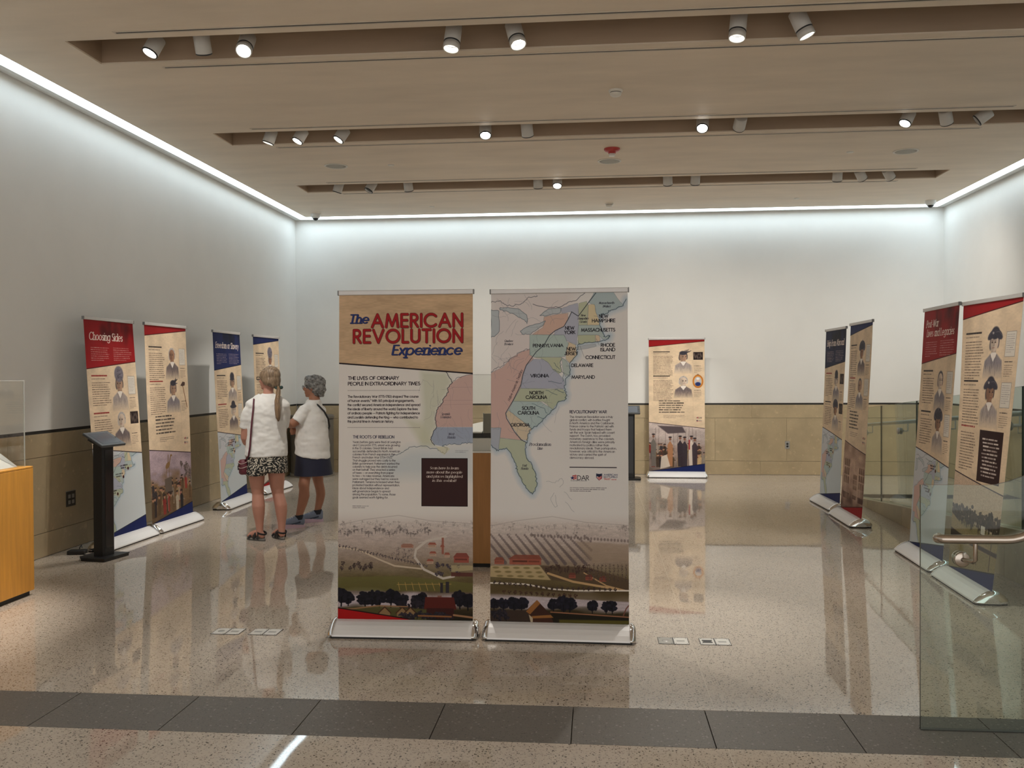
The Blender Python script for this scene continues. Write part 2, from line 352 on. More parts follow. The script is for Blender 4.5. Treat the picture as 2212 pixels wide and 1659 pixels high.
class Canvas:
    """units: the print is 100 wide and `hu` tall, y downwards"""
    def __init__(s, hu, res, col=(.9, .9, .88)):
        s.k = res / 100.; s.w = res; s.h = int(round(hu * s.k)); s.hu = hu
        s.a = np.empty((s.h, s.w, 3)); s.a[:] = col
        s.clip = None
    def _win(s, x0, y0, x1, y1):
        k = s.k
        i0, i1 = max(0, int(y0 * k) - 1), min(s.h, int(y1 * k) + 3)
        j0, j1 = max(0, int(x0 * k) - 1), min(s.w, int(x1 * k) + 3)
        if i1 <= i0 or j1 <= j0: return None
        Y, Xx = np.mgrid[i0:i1, j0:j1]
        return i0, i1, j0, j1, (Xx + .5) / k, (Y + .5) / k
    def blend(s, i0, i1, j0, j1, al, col):
        al = al[..., None]
        if s.clip is not None: al = al * s.clip[i0:i1, j0:j1, None]
        s.a[i0:i1, j0:j1] = s.a[i0:i1, j0:j1] * (1 - al) + np.asarray(col, float) * al
    def poly(s, pts, col, al=1., soft=0., fade=None, wob=0., seed=0):
        p = np.asarray(pts, float)
        m = soft + .5 + wob
        w = s._win(p[:, 0].min() - m, p[:, 1].min() - m, p[:, 0].max() + m, p[:, 1].max() + m)
        if w is None: return
        i0, i1, j0, j1, X, Y = w
        if wob:
            X = X + (vnoise(*X.shape, 4, 4, seed) - .5) * 2 * wob; Y = Y + (vnoise(*X.shape, 4, 4, seed + 1) - .5) * 2 * wob
        ins = np.zeros(X.shape, bool); d2 = np.full(X.shape, 1e9)
        q = np.roll(p, -1, 0)
        for (ax, ay), (bx, by) in zip(p, q):
            if ay != by:
                c = ((ay > Y) != (by > Y)) & (X < (bx - ax) * (Y - ay) / (by - ay) + ax)
                ins ^= c
            vx, vy = bx - ax, by - ay; L = vx * vx + vy * vy + 1e-12
            t = np.clip(((X - ax) * vx + (Y - ay) * vy) / L, 0, 1)
            d2 = np.minimum(d2, (X - ax - t * vx) ** 2 + (Y - ay - t * vy) ** 2)
        d = np.sqrt(d2) * np.where(ins, 1, -1)
        A = np.clip(d / max(soft, 1. / s.k) + .5, 0, 1) * al
        if fade: A = A * np.clip((Y - fade[0]) / (fade[1] - fade[0]), 0, 1)
        s.blend(i0, i1, j0, j1, A, col)
    def rect(s, x0, y0, x1, y1, col, al=1., **k):
        s.poly([(x0, y0), (x1, y0), (x1, y1), (x0, y1)], col, al, **k)
    def line(s, pts, wd, col, al=1., asp=1., soft=0.):
        p = np.asarray(pts, float)
        m = wd + soft
        w = s._win(p[:, 0].min() - m, p[:, 1].min() - m, p[:, 0].max() + m, p[:, 1].max() + m)
        if w is None: return
        i0, i1, j0, j1, X, Y = w
        d2 = np.full(X.shape, 1e9)
        for (ax, ay), (bx, by) in zip(p[:-1], p[1:]):
            vx, vy = bx - ax, (by - ay) * asp; L = vx * vx + vy * vy + 1e-12
            DX, DY = X - ax, (Y - ay) * asp
            t = np.clip((DX * vx + DY * vy) / L, 0, 1)
            d2 = np.minimum(d2, (DX - t * vx) ** 2 + (DY - t * vy) ** 2)
        A = np.clip((wd / 2 - np.sqrt(d2)) / max(soft, 1. / s.k) + .5, 0, 1)
        A = A * al * min(1, .35 + wd * s.k * .8)
        s.blend(i0, i1, j0, j1, A, col)
    def dab(s, x, y, rx, ry, col, al=1., soft=.25, rot=0.):
        m = max(rx, ry) * 1.3 + .3
        w = s._win(x - m, y - m, x + m, y + m)
        if w is None: return
        i0, i1, j0, j1, X, Y = w
        c, sn = math.cos(rot), math.sin(rot)
        U = ((X - x) * c + (Y - y) * sn) / rx; V = (-(X - x) * sn + (Y - y) * c) / ry
        d = 1 - np.sqrt(U * U + V * V)
        A = np.clip(d / max(soft, .8 / (s.k * min(rx, ry))) + .5, 0, 1) * al
        s.blend(i0, i1, j0, j1, A, col)
    def text(s, t, x, y, size, col, wt=.12, style='sans', width=None, align='l', al=1., track=.17, rot=0., outline=None):
        """y is the baseline; size the capital height; the string may be fitted to `width`"""
        st = []; cx = 0.
        it = style == 'italic'
        sq = .78 if it else 1.
        for ch in t:
            if ch not in GLYPH: ch = '-'
            adv, strokes = GLYPH[ch]
            for q in strokes:
                st.append([(cx + px * sq, py) for px, py in q])
                if it and len(q) >= 2 and ch.isalpha():
                    for e, f in ((0, 1), (-1, -2)):
                        if abs(q[e][0] - q[f][0]) < .03 and abs(q[e][1] - q[f][1]) > .2 and abs(q[e][1] - round(q[e][1] / .34) * .34) < .4:
                            sx = cx + q[e][0] * sq
                            st.append([(sx - .12, q[e][1]), (sx + (.12 if q[e][1] < .3 else .0), q[e][1])])
            cx += adv * sq + track + (0 if ch != ' ' else .02)
        cx -= track
        fx = 1.
        if width: fx = width / (cx * size)
        tot = cx * size * fx
        ox = x - (tot / 2 if align == 'c' else tot if align == 'r' else 0)
        sh = .2 if it else 0.
        c, sn = math.cos(rot), math.sin(rot)
        for q in st:
            pts = []
            for px, py in q:
                u = (px * fx + sh * (py - .3)) * size; v = -py * size
                u += ox - x
                pts.append((x + u * c - v * sn, y + u * sn + v * c))
            if outline: s.line(pts, wt * size + outline[0], outline[1], al, 1.5 if it else 1.)
            else: s.line(pts, wt * size, col, al, 1.7 if it else 1.)
        if outline:
            s.text(t, x, y, size, col, wt, style, width, align, al, track, rot)
        return tot
    def squig(s, x0, y, x1, size, col, al=.8, seed=0):
        """a line of copy too small to read: word-length broken strokes"""
        r = random.Random(seed * 977 + int(y * 37)); x = x0
        while x < x1:
            L = min(r.uniform(1.5, 6.) * size, x1 - x)
            s.rect(x, y - size * r.uniform(.62, .8), x + L, y, col, al * r.uniform(.55, .9))
            x += L + size * .45
    def copy(s, x0, y0, x1, n, step, size, col, al=.75, seed=0):
        r = random.Random(seed)
        for i in range(n):
            s.squig(x0, y0 + i * step, x1 - r.uniform(0, .16) * (x1 - x0) if i < n - 1 else x0 + (x1 - x0) * r.uniform(.4, .8), size, col, al, seed + i)
    def grain(s, amt, sy, sx, seed, y0=0, y1=None):
        i0 = int(y0 * s.k); i1 = s.h if y1 is None else int(y1 * s.k)
        n = vnoise(i1 - i0, s.w, sy * s.k, sx * s.k, seed)[..., None] - .5
        if s.clip is not None: n = n * s.clip[i0:i1, :, None]
        s.a[i0:i1] = np.clip(s.a[i0:i1] * (1 + amt * 2 * n), 0, 1)
    def image(s, name):
        im = bpy.data.images.new(name, s.w, s.h, alpha=False)
        px = np.ones((s.h, s.w, 4), np.float32); px[..., :3] = np.clip(s.a[::-1], 0, 1)
        im.pixels.foreach_set(px.ravel()); im.update(); im.pack()
        return im

INK = (.13, .11, .12); NAVY = (.10, .15, .36); RED = (.62, .10, .12); BEIGE = (.875, .785, .67); PALE = (.90, .88, .86); BROWN = (.20, .12, .11)

def tree_dab(c, x, y, s, col, seed, al=1., n=14):
    r = random.Random(seed)
    for i in range(n):
        a = r.uniform(0, 6.28); d = r.random() ** .6 * s * .8
        v = r.uniform(.75, 1.3)
        c.dab(x + math.cos(a) * d * .8, y - s * .7 + math.sin(a) * d * .8, s * r.uniform(.14, .34), s * r.uniform(.12, .28), [min(1, k * v) for k in col], al, .28)
    c.line([(x, y - s * .5), (x + r.uniform(-.1, .1) * s, y + s * .35)], s * .14, [k * .6 for k in col], al)

def house_dab(c, x, y, w, h, wall, roof, al=1.):
    c.rect(x, y - h * .6, x + w, y, wall, al)
    c.poly([(x - w * .05, y - h * .55), (x + w * .18, y - h), (x + w * .85, y - h), (x + w * 1.05, y - h * .55)], roof, al)
    for i in range(max(2, int(w / 1.2))):
        c.rect(x + w * (.1 + .8 * i / max(2, int(w / 1.2))), y - h * .42, x + w * (.1 + .8 * i / max(2, int(w / 1.2))) + w * .05 + .1, y - h * .25, [k * .45 for k in wall], al * .8)

def landscape(c, y0, right):
    """the old panorama of a river village along the foot of the two front banners"""
    H = c.hu; r = random.Random(5 if right else 4)
    n = vnoise(c.h, c.w, 6 * c.k, 14 * c.k, 31 + right)
    Y = np.arange(c.h)[:, None] / c.k + 0 * n; t = np.clip((Y - y0) / (H - y0), 0, 1)
    stops = [(0, (.88, .85, .83)), (.25, (.75, .69, .66)), (.45, (.60, .53, .47)), (.62, (.40, .35, .23)), (.72, (.30, .24, .15)), (.78, (.72, .67, .69)), (.86, (.70, .65, .67)), (.90, (.22, .18, .10)), (1, (.12, .10, .06))]
    tt = np.clip(t + (n - .5) * .05 * (t > .1), 0, 1)
    col = np.stack([np.interp(tt, [q[0] for q in stops], [q[1][k] for q in stops]) for k in range(3)], -1)
    m = np.clip((Y - y0) / 10, 0, 1)[..., None]
    c.a = c.a * (1 - m) + col * m
    c.grain(.05, .9, 3.2, 77, y0 + 10); c.grain(.06, .25, .35, 78, y0 + 8)
    D = H - y0
    def yy(f): return y0 + f * D
    grey = (.52, .47, .46)
    c.line([(0, yy(.14)), (20, yy(.09)), (45, yy(.05)), (70, yy(.1)), (100, yy(.12))], .5, grey, .3)
    for i in range(70):                                    # misty far tree belts
        x = r.uniform(0, 100); f = r.choice((.13, .15, .2)) + (0 if not right else .02) + r.uniform(-.012, .012)
        tree_dab(c, x, yy(f), r.uniform(1, 2.2), (.58, .54, .52), i, .35, 5)
    if right:
        for k in range(13):                                # orchard rows
            xa = -6 + k * 6.2; xb = xa + 17
            for j in range(17):
                u = j / 16; x = xa + (xb - xa) * u; y = yy(.22 + .25 * u)
                if k > 7: x += (k - 7) * 1.2 * u
                if 0 < x < 74: c.dab(x, y, .75 + .5 * u, .85 + .55 * u, (.38, .33, .33), .55 + .2 * u, .5)
        for i in range(30): c.dab(30 + i * 2.4, yy(.22) + i * .11, .8, 1.1, (.42, .37, .36), .6, .5)
        c.poly([(62, yy(.27)), (100, yy(.29)), (100, yy(.44)), (74, yy(.46))], (.62, .54, .46), .6, soft=1.5)
        for x, w, h in ((3, 7, 5), (14, 22, 7), (27, 10, 7)): house_dab(c, x, yy(.485), w, h, (.62, .34, .27), (.52, .29, .23), .9)
        c.poly([(0, yy(.50)), (36, yy(.49)), (44, yy(.62)), (0, yy(.6))], (.78, .69, .52), .75)
        for i in range(5):
            for j in range(3): c.dab(4 + i * 7.5 + j * 1.5, yy(.515) + j * 3, 2.4, .8, (.45, .40, .25), .7, .5)
        c.poly([(36, yy(.49)), (70, yy(.50)), (100, yy(.6)), (100, yy(.70)), (62, yy(.64)), (45, yy(.62))], (.33, .26, .2), .8, soft=1)
        for i in range(60): tree_dab(c, r.uniform(40, 74), yy(r.uniform(.50, .56)), 1.5, (.27, .2, .18), 900 + i, .8, 5)
        c.line([(42, yy(.56)), (60, yy(.63)), (92, yy(.69))], 1.6, (.76, .62, .44), .95)
        c.line([(68, yy(.55)), (84, yy(.66)), (98, yy(.70))], .9, (.76, .62, .44), .9)
        for x, f in ((57, .60), (69, .615), (79, .625)): house_dab(c, x, yy(f), 5, 4, (.55, .3, .24), (.42, .24, .2))
        for j in range(60): tree_dab(c, 72 + (j % 10) * 2.9, yy(.49) + (j // 10) * 2.0, 1.3, (.34, .28, .26), 300 + j, .8, 5)
        c.line([(0, yy(.655)), (25, yy(.66)), (45, yy(.70)), (62, yy(.71)), (100, yy(.70))], 1.1, (.88, .84, .80), .95)
        for i in range(24): tree_dab(c, 3 + i * 3.8, yy(.66 + (.045 if i > 10 else i * .004)), 1.6, (.26, .21, .19), 500 + i)
        c.poly([(0, yy(.75)), (70, yy(.79)), (100, yy(.80)), (100, yy(.72)), (50, yy(.73)), (0, yy(.68))], (.36, .30, .19), .75, soft=1)
        for i in range(14): tree_dab(c, 10 + i * 4, yy(.745 + i * .002), 1.8, (.28, .2, .15), 600 + i)
        for x in (3, 10, 17, 23, 46, 53, 58, 74, 84, 88): tree_dab(c, x, yy(.885), r.uniform(4.5, 7), (.10, .09, .13), int(x) + 40, 1, 60)
        c.poly([(0, yy(.9)), (40, yy(.89)), (44, 240), (0, 240)], (.23, .18, .15), 1, soft=.8)
        c.poly([(44, yy(.91)), (100, yy(.94)), (100, 240), (44, 240)], (.12, .10, .06), 1)
        c.poly([(50, yy(.97)), (100, yy(.965)), (100, 240), (50, 240)], (.36, .33, .12), .9, soft=1)
        c.line([(44, yy(.905)), (100, yy(.935))], .8, (.60, .41, .30), 1)
        c.poly([(26, yy(.90)), (34, yy(.80)), (44, yy(.93)), (30, yy(.95))], (.24, .14, .10), 1)
        c.poly([(26, yy(.905)), (34, yy(.80)), (36.5, yy(.83)), (29, yy(.93))], (.58, .38, .2), 1)
        c.poly([(29, yy(.95)), (44, yy(.935)), (46, yy(1.)), (31, yy(1.))], (.26, .15, .10), 1)
        c.poly([(28, yy(.93)), (31, yy(.96)), (31, yy(1)), (29.5, yy(1))], (.72, .65, .55), 1)
        c.poly([(30, yy(.945)), (44, yy(.93)), (46, yy(.955)), (31, yy(.965))], (.62, .42, .22), .9)
        for i in range(10): tree_dab(c, r.uniform(2, 12), yy(r.uniform(.93, 1)), 3, (.15, .13, .16), 70 + i)
        c.line([(96, yy(.92)), (98, yy(.86)), (100, yy(.83))], .8, (.45, .28, .24))
    else:
        for i in range(26):
            x = 2 + i * 2.6; tree_dab(c, x, yy(.215 + .02 * math.sin(i)), r.uniform(2, 3.5), (.52, .48, .47), 20 + i, .6, 7)
        c.line([(60, yy(.30)), (75, yy(.26)), (82, yy(.21)), (70, yy(.15))], .8, (.80, .76, .73), .8)
        c.line([(80, yy(.24)), (66, yy(.28)), (58, yy(.36)), (57, yy(.43)), (64, yy(.54)), (78, yy(.62)), (86, yy(.60))], 1.7, (.80, .76, .72), .95)
        c.line([(0, yy(.34)), (16, yy(.37)), (30, yy(.45)), (42, yy(.51)), (62, yy(.535))], 1.2, (.80, .73, .64), .95)
        for i in range(30): tree_dab(c, i * 2.3 - 1, yy(.335 + (i / 30.) ** 1 * .19), 1.5, (.33, .29, .30), 60 + i, .9, 6)
        for i in range(22): tree_dab(c, r.uniform(38, 56), yy(r.uniform(.36, .45)), 1.4, (.45, .4, .39), 160 + i, .7, 5)
        house_dab(c, 47, yy(.345), 9, 3, (.68, .46, .38), (.6, .42, .36), .8)
        for x, f, w in ((67, .34, 6), (68, .42, 5), (76, .36, 3), (66, .49, 5), (79, .43, 4)): house_dab(c, x, yy(f), w, 3.6, (.74, .62, .54), (.60, .33, .27), .9)
        c.rect(77, yy(.25), 78.6, yy(.4), (.60, .36, .30), .9)
        house_dab(c, 86, yy(.475), 11, 7, (.60, .31, .26), (.52, .27, .23), .95)
        for i in range(14): tree_dab(c, r.uniform(72, 90), yy(r.uniform(.5, .6)), 1.8, (.28, .25, .28), 260 + i)
        c.poly([(84, yy(.5)), (100, yy(.5)), (100, yy(.54)), (84, yy(.56))], (.72, .66, .5), .7)
        c.rect(84, yy(.565), 100, yy(.6), (.36, .2, .18), .9)
        c.poly([(0, yy(.62)), (45, yy(.60)), (100, yy(.66)), (100, yy(.74)), (0, yy(.74))], (.42, .41, .22), .7, soft=1)
        for i in range(7): c.line([(45 + i * 5, yy(.66)), (46 + i * 5.2, yy(.73))], .4, (.76, .61, .34), .8)
        c.line([(44, yy(.68)), (84, yy(.67))], .4, (.76, .61, .34), .8)
        for i in range(14): tree_dab(c, 6 + r.uniform(-4, 22), yy(r.uniform(.5, .56)), 2.2, (.32, .27, .25), 220 + i)
        for x in (3, 8, 20, 26, 31, 40, 47, 61, 90, 96): tree_dab(c, x, yy(.86 + r.uniform(-.01, .02)), r.uniform(5, 7.5), (.10, .09, .12), int(x) + 3, 1, 60)
        for i in range(10): tree_dab(c, 46 + r.uniform(0, 18), yy(r.uniform(.86, .92)), 4, (.15, .13, .16), 320 + i)
        c.rect(76, yy(.66), 78, yy(.75), (.2, .18, .2), 1); c.rect(80, yy(.65), 82.5, yy(.75), (.2, .18, .2), 1)
        c.poly([(0, yy(.9)), (30, yy(.88)), (66, yy(.9)), (66, 240), (0, 240)], (.33, .31, .17), .9, soft=1)
        c.poly([(65, yy(.79)), (86, yy(.79)), (88, yy(.90)), (64, yy(.90))], (.34, .13, .10), 1)
        c.rect(66, yy(.89), 86, yy(.985), (.23, .10, .09), 1)
        c.rect(74, yy(.775), 77, yy(.79), (.5, .35, .3), 1)
        for x, w in ((31, 8), (44, 8), (50, 8)):
            c.poly([(x, yy(.97)), (x, yy(.93)), (x + w / 2, yy(.885)), (x + w, yy(.93)), (x + w, yy(.97))], (.55, .44, .3), 1)
            c.line([(x - .6, yy(.94)), (x + w / 2, yy(.885)), (x + w + .6, yy(.94))], .8, (.28, .17, .12))
        c.line([(0, yy(.915)), (12, yy(.905)), (30, yy(.875)), (52, yy(.88))], .9, (.58, .43, .30))
        c.line([(0, yy(.925)), (20, yy(.955)), (46, yy(.985))], .9, (.58, .43, .30))
        for i in range(16): tree_dab(c, 47 + i * 2.4, yy(r.uniform(.965, 1.0)), 3, (.17, .15, .18), 420 + i)
        c.line([(86, yy(.95)), (100, yy(.97))], 1.4, (.62, .46, .33)); c.line([(60, yy(.96)), (84, yy(.965))], 1.2, (.55, .36, .22))

def wobble(pts, amp, n, seed):
    r = random.Random(seed); out = []
    for (a, b), (x, y) in zip(pts[:-1], pts[1:]):
        for i in range(n):
            t = i / n; out.append((a + (x - a) * t + r.uniform(-amp, amp) * (i > 0), b + (y - b) * t + r.uniform(-amp, amp) * (i > 0)))
    out.append(pts[-1]); return out

STATES = {  # outlines in a 1493-wide tracing frame, converted to print units by MX/MY
    'native': ((.80, .62, .58), [(117, 850), (220, 800), (300, 715), (400, 655), (470, 635), (480, 690), (505, 722), (440, 780), (410, 860), (390, 985), (318, 1106), (252, 1215), (260, 1265), (330, 1380), (400, 1460), (200, 1440), (210, 1348), (117, 1345)]),
    'wflorida': ((.60, .64, .72), [(117, 1348), (210, 1350), (200, 1440), (190, 1530), (170, 1555), (117, 1500)]),
    'eflorida': ((.66, .71, .58), [(200, 1440), (400, 1462), (436, 1480), (425, 1540), (440, 1610), (495, 1690), (528, 1775), (535, 1870), (495, 1942), (450, 1900), (400, 1830), (356, 1740), (345, 1670), (305, 1590), (262, 1530), (190, 1545)]),
    'iroq': ((.80, .62, .54), [(600, 345), (700, 325), (820, 312), (815, 370), (780, 432), (700, 468), (650, 508), (495, 503), (590, 440)]),
    'ny': ((.62, .64, .74), [(750, 275), (830, 240), (905, 222), (910, 335), (912, 430), (893, 600), (870, 588), (802, 560), (778, 508), (690, 508), (700, 470), (780, 432), (825, 345), (850, 300), (760, 312)]),
    'penn': ((.62, .73, .71), [(470, 505), (780, 508), (805, 560), (825, 590), (800, 640), (790, 705), (600, 710), (510, 708), (470, 690)]),
    'nj': ((.84, .74, .58), [(822, 575), (885, 600), (895, 690), (832, 768), (797, 725), (803, 650)]),
    'grants': ((.68, .71, .56), [(915, 225), (985, 205), (1000, 240), (990, 420), (914, 422)]),
    'nh': ((.85, .76, .56), [(1000, 242), (1030, 232), (1058, 240), (1066, 300), (1090, 360), (1100, 420), (990, 424)]),
    'maine': ((.60, .70, .73), [(1000, 215), (1060, 112), (1215, 112), (1285, 215), (1312, 250), (1200, 290), (1160, 318), (1085, 335), (1066, 300), (1058, 238), (1030, 230)]),
    'mass': ((.62, .71, .71), [(912, 424), (1100, 424), (1122, 480), (1150, 530), (1192, 518), (1186, 540), (1130, 552), (1090, 512), (905, 512)]),
    'conn': ((.67, .71, .54), [(905, 514), (1060, 512), (1064, 572), (985, 582), (908, 596)]),
    'ri': ((.85, .73, .58), [(1062, 512), (1098, 515), (1106, 565), (1066, 573)]),
    'island': ((.66, .70, .74), [(892, 622), (980, 600), (1062, 592), (1072, 612), (1000, 632), (900, 648)]),
    'md': ((.67, .71, .55), [(512, 708), (762, 712), (742, 760), (760, 845), (735, 858), (690, 830), (640, 760), (590, 727)]),
    'de': ((.64, .72, .70), [(760, 715), (798, 735), (830, 800), (836, 868), (792, 885), (770, 830)]),
    'va': ((.60, .63, .74), [(500, 730), (590, 727), (640, 760), (680, 822), (735, 862), (765, 900), (785, 930), (780, 995), (388, 990), (400, 900), (435, 790)]),
    'nc': ((.66, .71, .57), [(385, 992), (772, 998), (802, 1050), (792, 1092), (722, 1122), (682, 1182), (590, 1110), (320, 1106)]),
    'sc': ((.62, .73, .74), [(318, 1108), (570, 1113), (682, 1184), (622, 1240), (560, 1310), (492, 1358), (430, 1308), (278, 1188)]),
    'ga': ((.83, .74, .60), [(276, 1190), (430, 1305), (492, 1358), (462, 1390), (452, 1462), (395, 1455), (310, 1340), (253, 1222)]),
}
LAKES = [[(117, 272), (190, 285), (192, 470), (150, 515), (117, 525)], [(200, 252), (290, 258), (380, 272), (440, 320), (452, 360), (445, 405), (425, 370), (350, 330), (270, 290), (200, 275)],
         [(385, 470), (450, 430), (540, 405), (612, 378), (600, 412), (520, 470), (470, 500), (400, 498)], [(562, 330), (640, 272), (756, 265), (748, 308), (620, 334)]]
COAST = [(1340, 190), (1312, 250), (1200, 290), (1160, 318), (1110, 330), (1100, 420), (1122, 480), (1150, 530), (1192, 518), (1180, 545), (1106, 570), (985, 582), (905, 600), (897, 690), (832, 768), (836, 868), (800, 900), (785, 990), (802, 1050), (792, 1092), (722, 1122), (682, 1184), (622, 1240), (560, 1310), (492, 1358), (458, 1400), (448, 1470), (430, 1540), (440, 1610), (495, 1690), (528, 1775), (535, 1870), (495, 1945), (450, 1900), (400, 1830), (356, 1740), (345, 1670), (305, 1590), (262, 1530), (190, 1545), (170, 1555), (117, 1500)]
PROCL = [(1082, 112), (1000, 220), (910, 340), (850, 300), (822, 360), (780, 432), (700, 470), (650, 512), (600, 600), (530, 660), (440, 780), (410, 860), (390, 960), (320, 1100), (252, 1215), (260, 1262), (330, 1380), (392, 1455), (440, 1480)]

def seaboard(c, T, big):
    """the thirteen colonies; T maps tracing coordinates into the print"""
    lw = 1. if big else .8
    c.line([T(p) for p in COAST], 5. if big else 4., (.62, .72, .80), .55, soft=4.)
    for k, (col, pts) in STATES.items(): c.poly([T(p) for p in wobble(pts + pts[:1], 4, 3, len(k))], [v * .68 + w * .32 for v, w in zip(col, (.84, .82, .80))], .95)
    for q in LAKES:
        q2 = [T(p) for p in wobble(q + q[:1], 5, 4, 9)]
        c.poly(q2, (.72, .75, .77), .9); c.line(q2, .34 * lw, (.36, .40, .44), .9)
    dk = (.25, .27, .31)
    for k, (col, pts) in STATES.items():
        c.line([T(p) for p in wobble(pts + pts[:1], 3, 3, len(k))], .22 * lw, (.45, .48, .50), .6)
    c.line([T(p) for p in wobble(COAST, 9, 5, 3)], .42 * lw, (.28, .35, .40), .95)
    c.line([T(p) for p in PROCL], .5 * lw, dk, 1)
    r = random.Random(8)
    for i in range(70 if big else 26):                       # rivers
        x, y = r.uniform(130, 760), r.uniform(150, 1400)
        if x > 700 and y > 1000: continue
        q = [(x, y)]; a = r.uniform(0, 6.28)
        for j in range(6):
            a += r.uniform(-.6, .6); x += math.cos(a) * 26; y += math.sin(a) * 26
            if x < 120: break
            q.append((x, y))
        if len(q) > 2: c.line([T(p) for p in q], .16, (.47, .48, .52), .6)
    for q in ([(760, 730), (745, 790), (775, 850), (770, 930)], [(690, 760), (740, 820)], [(680, 820), (752, 850)], [(640, 930), (760, 945)], [(700, 1000), (780, 1030)], [(620, 1010), (720, 1050)], [(490, 1130), (600, 1170), (630, 1215)], [(540, 1250), (600, 1262)], [(450, 1330), (490, 1355)]):
        c.line([T(p) for p in wobble(q, 9, 4, 4)], .3 * lw, (.30, .38, .43), .9)
    c.line([T(p) for p in wobble([(117, 205), (200, 190), (240, 225), (300, 240), (400, 215), (460, 160), (540, 150)], 9, 5, 2)], .35 * lw, dk, .8)
    c.line([T(p) for p in wobble([(500, 225), (640, 262), (760, 250), (840, 205), (900, 190), (990, 115)], 6, 5, 5)], .4 * lw, dk, .8)
    c.line([T(p) for p in wobble([(117, 850), (150, 810), (215, 790), (300, 715), (400, 655), (470, 632)], 12, 6, 6)], .3 * lw, dk, .7)

def front_title():
    c = Canvas(240, 640, PALE)
    X = lambda v: (v - 157) / 12.17
    Y = lambda v: (v - 118) / 12.39
    T = lambda p: (X(p[0]), Y(p[1]))
    # gulf-coast map under the copy
    riv = [(1135, 850), (1165, 900), (1190, 945), (1150, 990), (1155, 1030), (1110, 1090), (1100, 1130), (1060, 1170), (1045, 1220), (1035, 1280), (1050, 1345), (1020, 1385), (998, 1440), (1002, 1480), (1030, 1512)]
    c.poly([T(p) for p in [(905, 840), (1135, 850)] + riv[1:] + [(930, 1520), (900, 1440), (930, 1200), (915, 1000)]], (.78, .79, .70), .75, soft=5)
    c.poly([T(p) for p in [(760, 1270), (900, 1300), (1000, 1440), (1030, 1512), (910, 1520), (860, 1430)]], (.80, .80, .70), .7, soft=5)
    c.poly([T(p) for p in [(1190, 945), (1265, 890), (1375, 868), (1375, 1346), (1052, 1346)] + riv[9:2:-1]], (.80, .67, .64), .95)
    c.poly([T(p) for p in [(1052, 1348), (1375, 1348), (1375, 1490), (1320, 1490), (1240, 1505), (1165, 1498), (1100, 1522), (1025, 1505), (998, 1450), (1020, 1385)]], (.62, .66, .74), .95)
    c.poly([T(p) for p in [(560, 1640), (700, 1600), (800, 1545), (910, 1535), (1060, 1540), (1375, 1500), (1375, 1800), (560, 1800)]], (.72, .77, .80), .55, soft=11)
    c.line([T(p) for p in wobble(riv, 6, 4, 1)], .42, (.2, .2, .24))
    c.line([T(p) for p in wobble([(1190, 945), (1230, 900), (1275, 890), (1372, 870)], 5, 4, 2)], .25, (.3, .3, .33))
    c.line([T(p) for p in wobble([(1372, 1490), (1300, 1490), (1240, 1505), (1165, 1498), (1100, 1522), (1145, 1535), (1120, 1590), (1080, 1560), (1010, 1540), (910, 1518), (800, 1530), (770, 1560), (720, 1590), (630, 1612)], 8, 5, 3)], .35, (.38, .43, .47))
    c.poly([T(p) for p in [(1040, 1525), (1140, 1525), (1170, 1545), (1118, 1600), (1075, 1570)]], (.82, .80, .66), .6); 
    for x in (1115, 1150): c.line([T((1060, x - 5)), T((1372, x - 10))], .15, (.6, .5, .5), .7) if x > 1120 else None
    c.line([T((1190, 988)), T((1372, 986))], .15, (.6, .5, .5), .8); c.line([T((1110, 1105)), T((1372, 1105))], .15, (.6, .5, .5), .8)
    r = random.Random(3)
    for i in range(34):
        x, y = r.uniform(920, 1350), r.uniform(880, 1480); a = r.uniform(.8, 2.2); q = [(x, y)]
        for j in range(6):
            a += r.uniform(-.5, .5); x += math.cos(a) * 20; y += math.sin(a) * 22; q.append((min(x, 1370), min(y, 1500)))
        c.line([T(p) for p in q], .14, (.5, .48, .5), .55)
    # tan head
    c.poly([(0, 0), (100, 0), (100, 60), (0, 51.8)], (.79, .67, .54))
    m = c.h
    g = Canvas(240, 640, (0, 0, 0)); g.poly([(0, 0), (100, 0), (100, 60), (0, 51.8)], (1, 1, 1))
    n = (vnoise(c.h, c.w, 5 * c.k, 16 * c.k, 5) - .5) * .12 + (vnoise(c.h, c.w, .7 * c.k, 3 * c.k, 6) - .5) * .08
    c.a *= 1 + n[..., None] * g.a
    c.line([(-1, 51.9), (101, 60.1)], 1., (.13, .09, .11))
    dk = (.16, .07, .09)
    for (t, x0, x1, yb, s) in (('AMERICAN', 24.9, 92, 25.2, 9.2), ('REVOLUTION', 11.2, 92, 36.7, 9.2)):
        c.text(t, x0 + .35, yb + .4, s, dk, .19, width=x1 - x0, track=.27, al=.5)
        c.text(t, x0, yb, s, (.64, .13, .15), .185, width=x1 - x0, track=.28, outline=(.34, dk))
    for (t, x0, x1, yb, s) in (('The', 8.2, 22, 22.2, 6.2), ('Experience', 40.6, 91.6, 45.8, 6.9)):
        c.text(t, x0 + .25, yb + .3, s, (.09, .1, .2), .2, 'italic', width=x1 - x0, al=.8)
        c.text(t, x0, yb, s, (.17, .23, .47), .17, 'italic', width=x1 - x0, outline=(.32, (.10, .11, .25)))
    tx = (.14, .10, .13)
    c.text('THE LIVES OF ORDINARY', 7, 64.2, 2.3, tx, .19, width=38); c.text('PEOPLE IN EXTRAORDINARY TIMES', 6.9, 68.3, 2.3, tx, .19, width=54)
    for yb in (72.2, 99.6):
        for i in range(62): c.dab(6.9 + i * .88, yb, .22, .22, (.3, .25, .27), .9)
